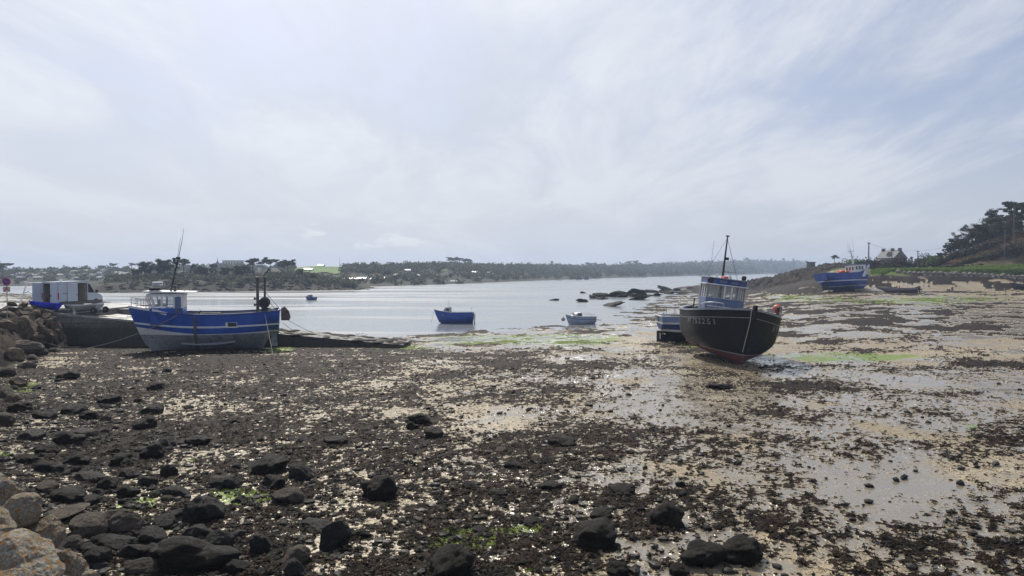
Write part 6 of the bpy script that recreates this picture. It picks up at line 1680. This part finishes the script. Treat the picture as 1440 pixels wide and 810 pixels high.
for px in (560, 572, 590, 640, 668, 690, 705, 720, 741, 758, 790, 810, 842, 862, 905, 918, 946, 972, 1046, 1058, 1075):
    far_house(px + r_.uniform(-2, 2), far_r, r_.uniform(.3, .9), r_.uniform(6, 9), r_.uniform(3.2, 4.6), r_.choice(['wall_white', 'wall_cream', 'wall_white']), 'slate', 'small hazy pale house half hidden in the woods of the opposite shore', 'houses in the far woods', wins=2)
far_house(640, far_r, .05, 12, 3, 'wall_white', 'slate', 'pale long building at the waterline under the tall pine clump', 'houses at the far waterline', wins=4)
far_house(622, far_r, .05, 9, 2.5, 'wall_cream', 'slate', 'low pale shed at the far waterline left of the long building', 'houses at the far waterline')
for px, q, wp, hp, lab in [(40, .9, 12, 6, 'dark roofed house on the town hill skyline by the sign'), (66, .85, 20, 6, 'wide flat fronted building on the skyline above the van rear doors')]:
    far_house(px, far_l, q, wp, hp, 'wall_stone', 'slate', lab, 'town hill houses')
for px, q in ((20, .5), (34, .6), (48, .45), (62, .55), (76, .7), (88, .5), (96, .75), (108, .62), (118, .5), (126, .8), (133, .4), (142, .55), (150, .7), (158, .45), (168, .6), (30, .3), (55, .25), (112, .3), (146, .25), (152, .12), (176, .5), (10, .4)):
    far_house(px, far_l, q + r_.uniform(-.04, .04), r_.uniform(9, 14), r_.uniform(4.5, 6.5), r_.choice(['wall_white', 'wall_cream', 'wall_white', 'wall_stone']), 'slate', 'hazy house among trees on the town hill behind the van', 'town hill houses', wins=3)
far_house(328, far_l, .95, 24, 11, 'wall_cream', 'slate', 'large pale flat roofed block on the skyline above the wooded point', 'town hill houses', gable=False, wins=6)
def domed_tower():
    x, y, z = [float(v) for v in far_l(306, .95)]; u = y / F
    root = empty('domed_tower', (x, y, H - 2 * u), (0, 0, 0), 'small domed church tower with a spire on the skyline above the point', 'church tower')
    MB().lathe([(3.2 * u, -4), (3.2 * u, 9 * u)], 12).build('drum', M['wall_stone'], root)
    r = MB().lathe([(3.6 * u, 0), (3.4 * u, 1.5 * u), (2.6 * u, 3.6 * u), (1.2 * u, 5 * u), (.7 * u, 5.4 * u), (.7 * u, 7 * u), (.25 * u, 8 * u), (.08 * u, 12 * u)], 14, 0, (0, 0, 9 * u)).build('dome', M['slate'], root)
    for k in range(6):
        a = k * math.pi / 3 + .5; MB().box((3.2 * u * math.sin(a), -3.2 * u * math.cos(a), 6.5 * u), (.9 * u, .25 * u, 2.6 * u), rot=(0, 0, a)).build('louvre_window', M['glass_far'], root)
domed_tower()
x, y, z = [float(v) for v in far_r(478, .95)]
MB().tube([(0, 0, -2), (0, 0, 6.5)], [.2, .06], 6).build('relay_mast', M['gal_dark']).location = (x, y, z + .5)
tag(bpy.data.objects['relay_mast'], 'thin relay mast on the skyline right of the green meadow', 'mast')
x, y, z = [float(v) for v in far_r(1030, .97)]; u = y / F
wt = empty('water_tower', (x, y, z), (0, 0, 0), 'tiny water tower on the skyline beside the black trawler mast', 'water tower')
MB().tube([(0, 0, -2), (0, 0, 8 * u)], .5 * u, 8).build('stem', M['wall_cream'], wt); MB().lathe([(.5 * u, 7.4 * u), (1.6 * u, 8.6 * u), (1.6 * u, 9.6 * u)], 12).build('tank', M['wall_cream'], wt)
# ---------------------------------------------------------------- sky, sun, air, camera
SUN_AZ, SUN_EL = -17.0, 44.0
w = bpy.data.worlds.new('World'); S.world = w; w.use_nodes = True
t = w.node_tree; N = t.nodes; Lk = t.links
bg = N['Background']
sky = N.new('ShaderNodeTexSky'); sky.sky_type = 'NISHITA'; sky.sun_disc = False
sky.sun_elevation = R(SUN_EL); sky.sun_rotation = R(SUN_AZ); sky.dust_density = 2.0; sky.air_density = 1.0; sky.ozone_density = 2.0
def mth(op, a, b=0.0, c=None, clamp=False):
    nd = N.new('ShaderNodeMath'); nd.operation = op; nd.use_clamp = clamp
    for i, v in enumerate((a, b) if c is None else (a, b, c)):
        if hasattr(v, 'is_linked'): Lk.new(v, nd.inputs[i])
        else: nd.inputs[i].default_value = v
    return nd.outputs[0]
def mrange(v, a, b, lo=0.0, hi=1.0):
    nd = N.new('ShaderNodeMapRange'); nd.interpolation_type = 'SMOOTHSTEP'; Lk.new(v, nd.inputs[0])
    for i, q in enumerate((a, b, lo, hi)): nd.inputs[i + 1].default_value = q
    return nd.outputs[0]
def mixc(f, a, b):
    nd = N.new('ShaderNodeMix'); nd.data_type = 'RGBA'
    for i, v in ((0, f), (6, a), (7, b)):
        if hasattr(v, 'is_linked'): Lk.new(v, nd.inputs[i])
        else: nd.inputs[i].default_value = v
    return nd.outputs[2]
tc = N.new('ShaderNodeTexCoord'); sp = N.new('ShaderNodeSeparateXYZ'); Lk.new(tc.outputs['Generated'], sp.inputs[0])
zz = mth('ADD', mth('MAXIMUM', sp.outputs['Z'], 0.0), .15)
cx = mth('DIVIDE', sp.outputs['X'], zz); cy = mth('DIVIDE', sp.outputs['Y'], zz)
cmb = N.new('ShaderNodeCombineXYZ'); Lk.new(cx, cmb.inputs[0]); Lk.new(cy, cmb.inputs[1])
def cnoise(scale, sc=(1, 1, 1), rot=0, detail=6, rough=.6, dist=0.0, off=(0, 0, 0)):
    mp = N.new('ShaderNodeMapping'); Lk.new(cmb.outputs[0], mp.inputs[0]); mp.inputs['Scale'].default_value = sc; mp.inputs['Rotation'].default_value[2] = rot; mp.inputs['Location'].default_value = off
    nd = N.new('ShaderNodeTexNoise'); Lk.new(mp.outputs[0], nd.inputs[0]); nd.inputs['Scale'].default_value = scale
    nd.inputs['Detail'].default_value = detail; nd.inputs['Roughness'].default_value = rough; nd.inputs['Distortion'].default_value = dist
    return nd.outputs['Fac']
az = mth('ARCTAN2', sp.outputs['X'], sp.outputs['Y'])
big = cnoise(.55, (1, .8, 1), .3, 5, .5, .6, (3.1, 1.7, 0))
streak = cnoise(1.05, (1.25, .55, 1), 1.15, 8, .62, .5, (1.3, 5.2, 0))
fine = cnoise(2.6, (1.6, .5, 1), 1.3, 8, .68, .5, (7.7, 2.2, 0))
# thin cirrus veil, thinner to the right
veil = mth('ADD', mth('MULTIPLY', big, .5), mth('ADD', mth('MULTIPLY', streak, .55), mth('MULTIPLY', fine, .38)))
veil = mth('SUBTRACT', veil, mth('MULTIPLY', mrange(az, -.1, .65), .11))
cov = mrange(veil, .51, .76)
blue = mixc(.56, sky.outputs[0], (3.6, 4.1, 5.9, 1))
white = mixc(mrange(streak, .35, .65), (5.3, 5.75, 6.6, 1), (7.2, 7.5, 8.0, 1))
col = mixc(mth('MULTIPLY', cov, .82), blue, white)
elv = mth('ABSOLUTE', sp.outputs['Z'])
col = mixc(mrange(elv, .0, .22, .55, 0.0), col, (6.0, 6.35, 6.95, 1))
# brighter veil around the hidden sun
sd = Vector((math.sin(R(SUN_AZ)) * math.cos(R(SUN_EL)), math.cos(R(SUN_AZ)) * math.cos(R(SUN_EL)), math.sin(R(SUN_EL))))
dt = N.new('ShaderNodeVectorMath'); dt.operation = 'DOT_PRODUCT'; Lk.new(tc.outputs['Generated'], dt.inputs[0]); dt.inputs[1].default_value = sd
glow = mth('POWER', mth('MAXIMUM', dt.outputs['Value'], 0.0), 6.0)
gm = N.new('ShaderNodeMix'); gm.data_type = 'RGBA'; gm.blend_type = 'ADD'; Lk.new(mth('MULTIPLY', glow, .9), gm.inputs[0]); Lk.new(col, gm.inputs[6]); gm.inputs[7].default_value = (3.4, 3.35, 3.2, 1)
col = gm.outputs[2]
# small far cumulus low over the opposite shore
el = mth('DIVIDE', sp.outputs['Z'], mth('MAXIMUM', sp.outputs['Y'], .05))
c2 = N.new('ShaderNodeCombineXYZ'); Lk.new(az, c2.inputs[0]); Lk.new(el, c2.inputs[1])
mp = N.new('ShaderNodeMapping'); Lk.new(c2.outputs[0], mp.inputs[0]); mp.inputs['Scale'].default_value = (16, 45, 1)
cn = N.new('ShaderNodeTexNoise'); Lk.new(mp.outputs[0], cn.inputs[0]); cn.inputs['Scale'].default_value = 1.0; cn.inputs['Detail'].default_value = 6; cn.inputs['Roughness'].default_value = .6
band = mth('MULTIPLY', mth('MULTIPLY', mrange(el, .022, .038), mrange(el, .072, .055)), mth('MULTIPLY', mrange(az, -.32, -.24), mrange(az, -.07, -.15)))
cum = mth('MULTIPLY', mrange(cn.outputs['Fac'], .52, .60), band)
col = mixc(mth('MULTIPLY', cum, .75), col, (8.2, 8.3, 8.4, 1))
Lk.new(col, bg.inputs[0]); bg.inputs[1].default_value = .105

sun = bpy.data.lights.new('sun', 'SUN'); sun.energy = 4.8; sun.angle = R(.8); sun.color = (1, .93, .82)
so = bpy.data.objects.new('sun', sun); link(so); so.rotation_euler = (-sd).to_track_quat('-Z', 'Y').to_euler()

mb = MB(); mb.box((150, 1000, 20), (3300, 2300, 52.0))
hzb = mb.build('haze', pm('tmp', (.5, .5, .5)))
hm = bpy.data.materials.new('haze_air'); hm.use_nodes = True
nt = hm.node_tree; nt.nodes.remove(nt.nodes['Principled BSDF'])
pv = nt.nodes.new('ShaderNodeVolumePrincipled'); pv.inputs['Color'].default_value = (.62, .76, 1.0, 1); pv.inputs['Density'].default_value = .00036; pv.inputs['Anisotropy'].default_value = .2
nt.links.new(pv.outputs[0], nt.nodes['Material Output'].inputs['Volume'])
hzb.data.materials[0] = hm; tag(hzb, kind='stuff')

cam = bpy.data.cameras.new('camera'); cam.sensor_width = 36; cam.lens = 36 * F / 1440; cam.clip_end = 8000; cam.clip_start = .2
co = bpy.data.objects.new('camera', cam); link(co); co.location = (0, 0, H); co.rotation_euler = (R(90) - TH, 0, 0)
S.camera = co
S.view_settings.view_transform = 'Standard'; S.view_settings.look = 'None'; S.view_settings.exposure = 0.0; S.view_settings.gamma = 1
S.view_settings.use_curve_mapping = False
S.render.engine = 'CYCLES'
S.cycles.use_denoising = True; S.cycles.denoiser = 'OPENIMAGEDENOISE'
S.cycles.max_bounces = 6; S.cycles.diffuse_bounces = 2; S.cycles.glossy_bounces = 3; S.cycles.transmission_bounces = 4; S.cycles.volume_bounces = 0
S.cycles.sample_clamp_indirect = 8
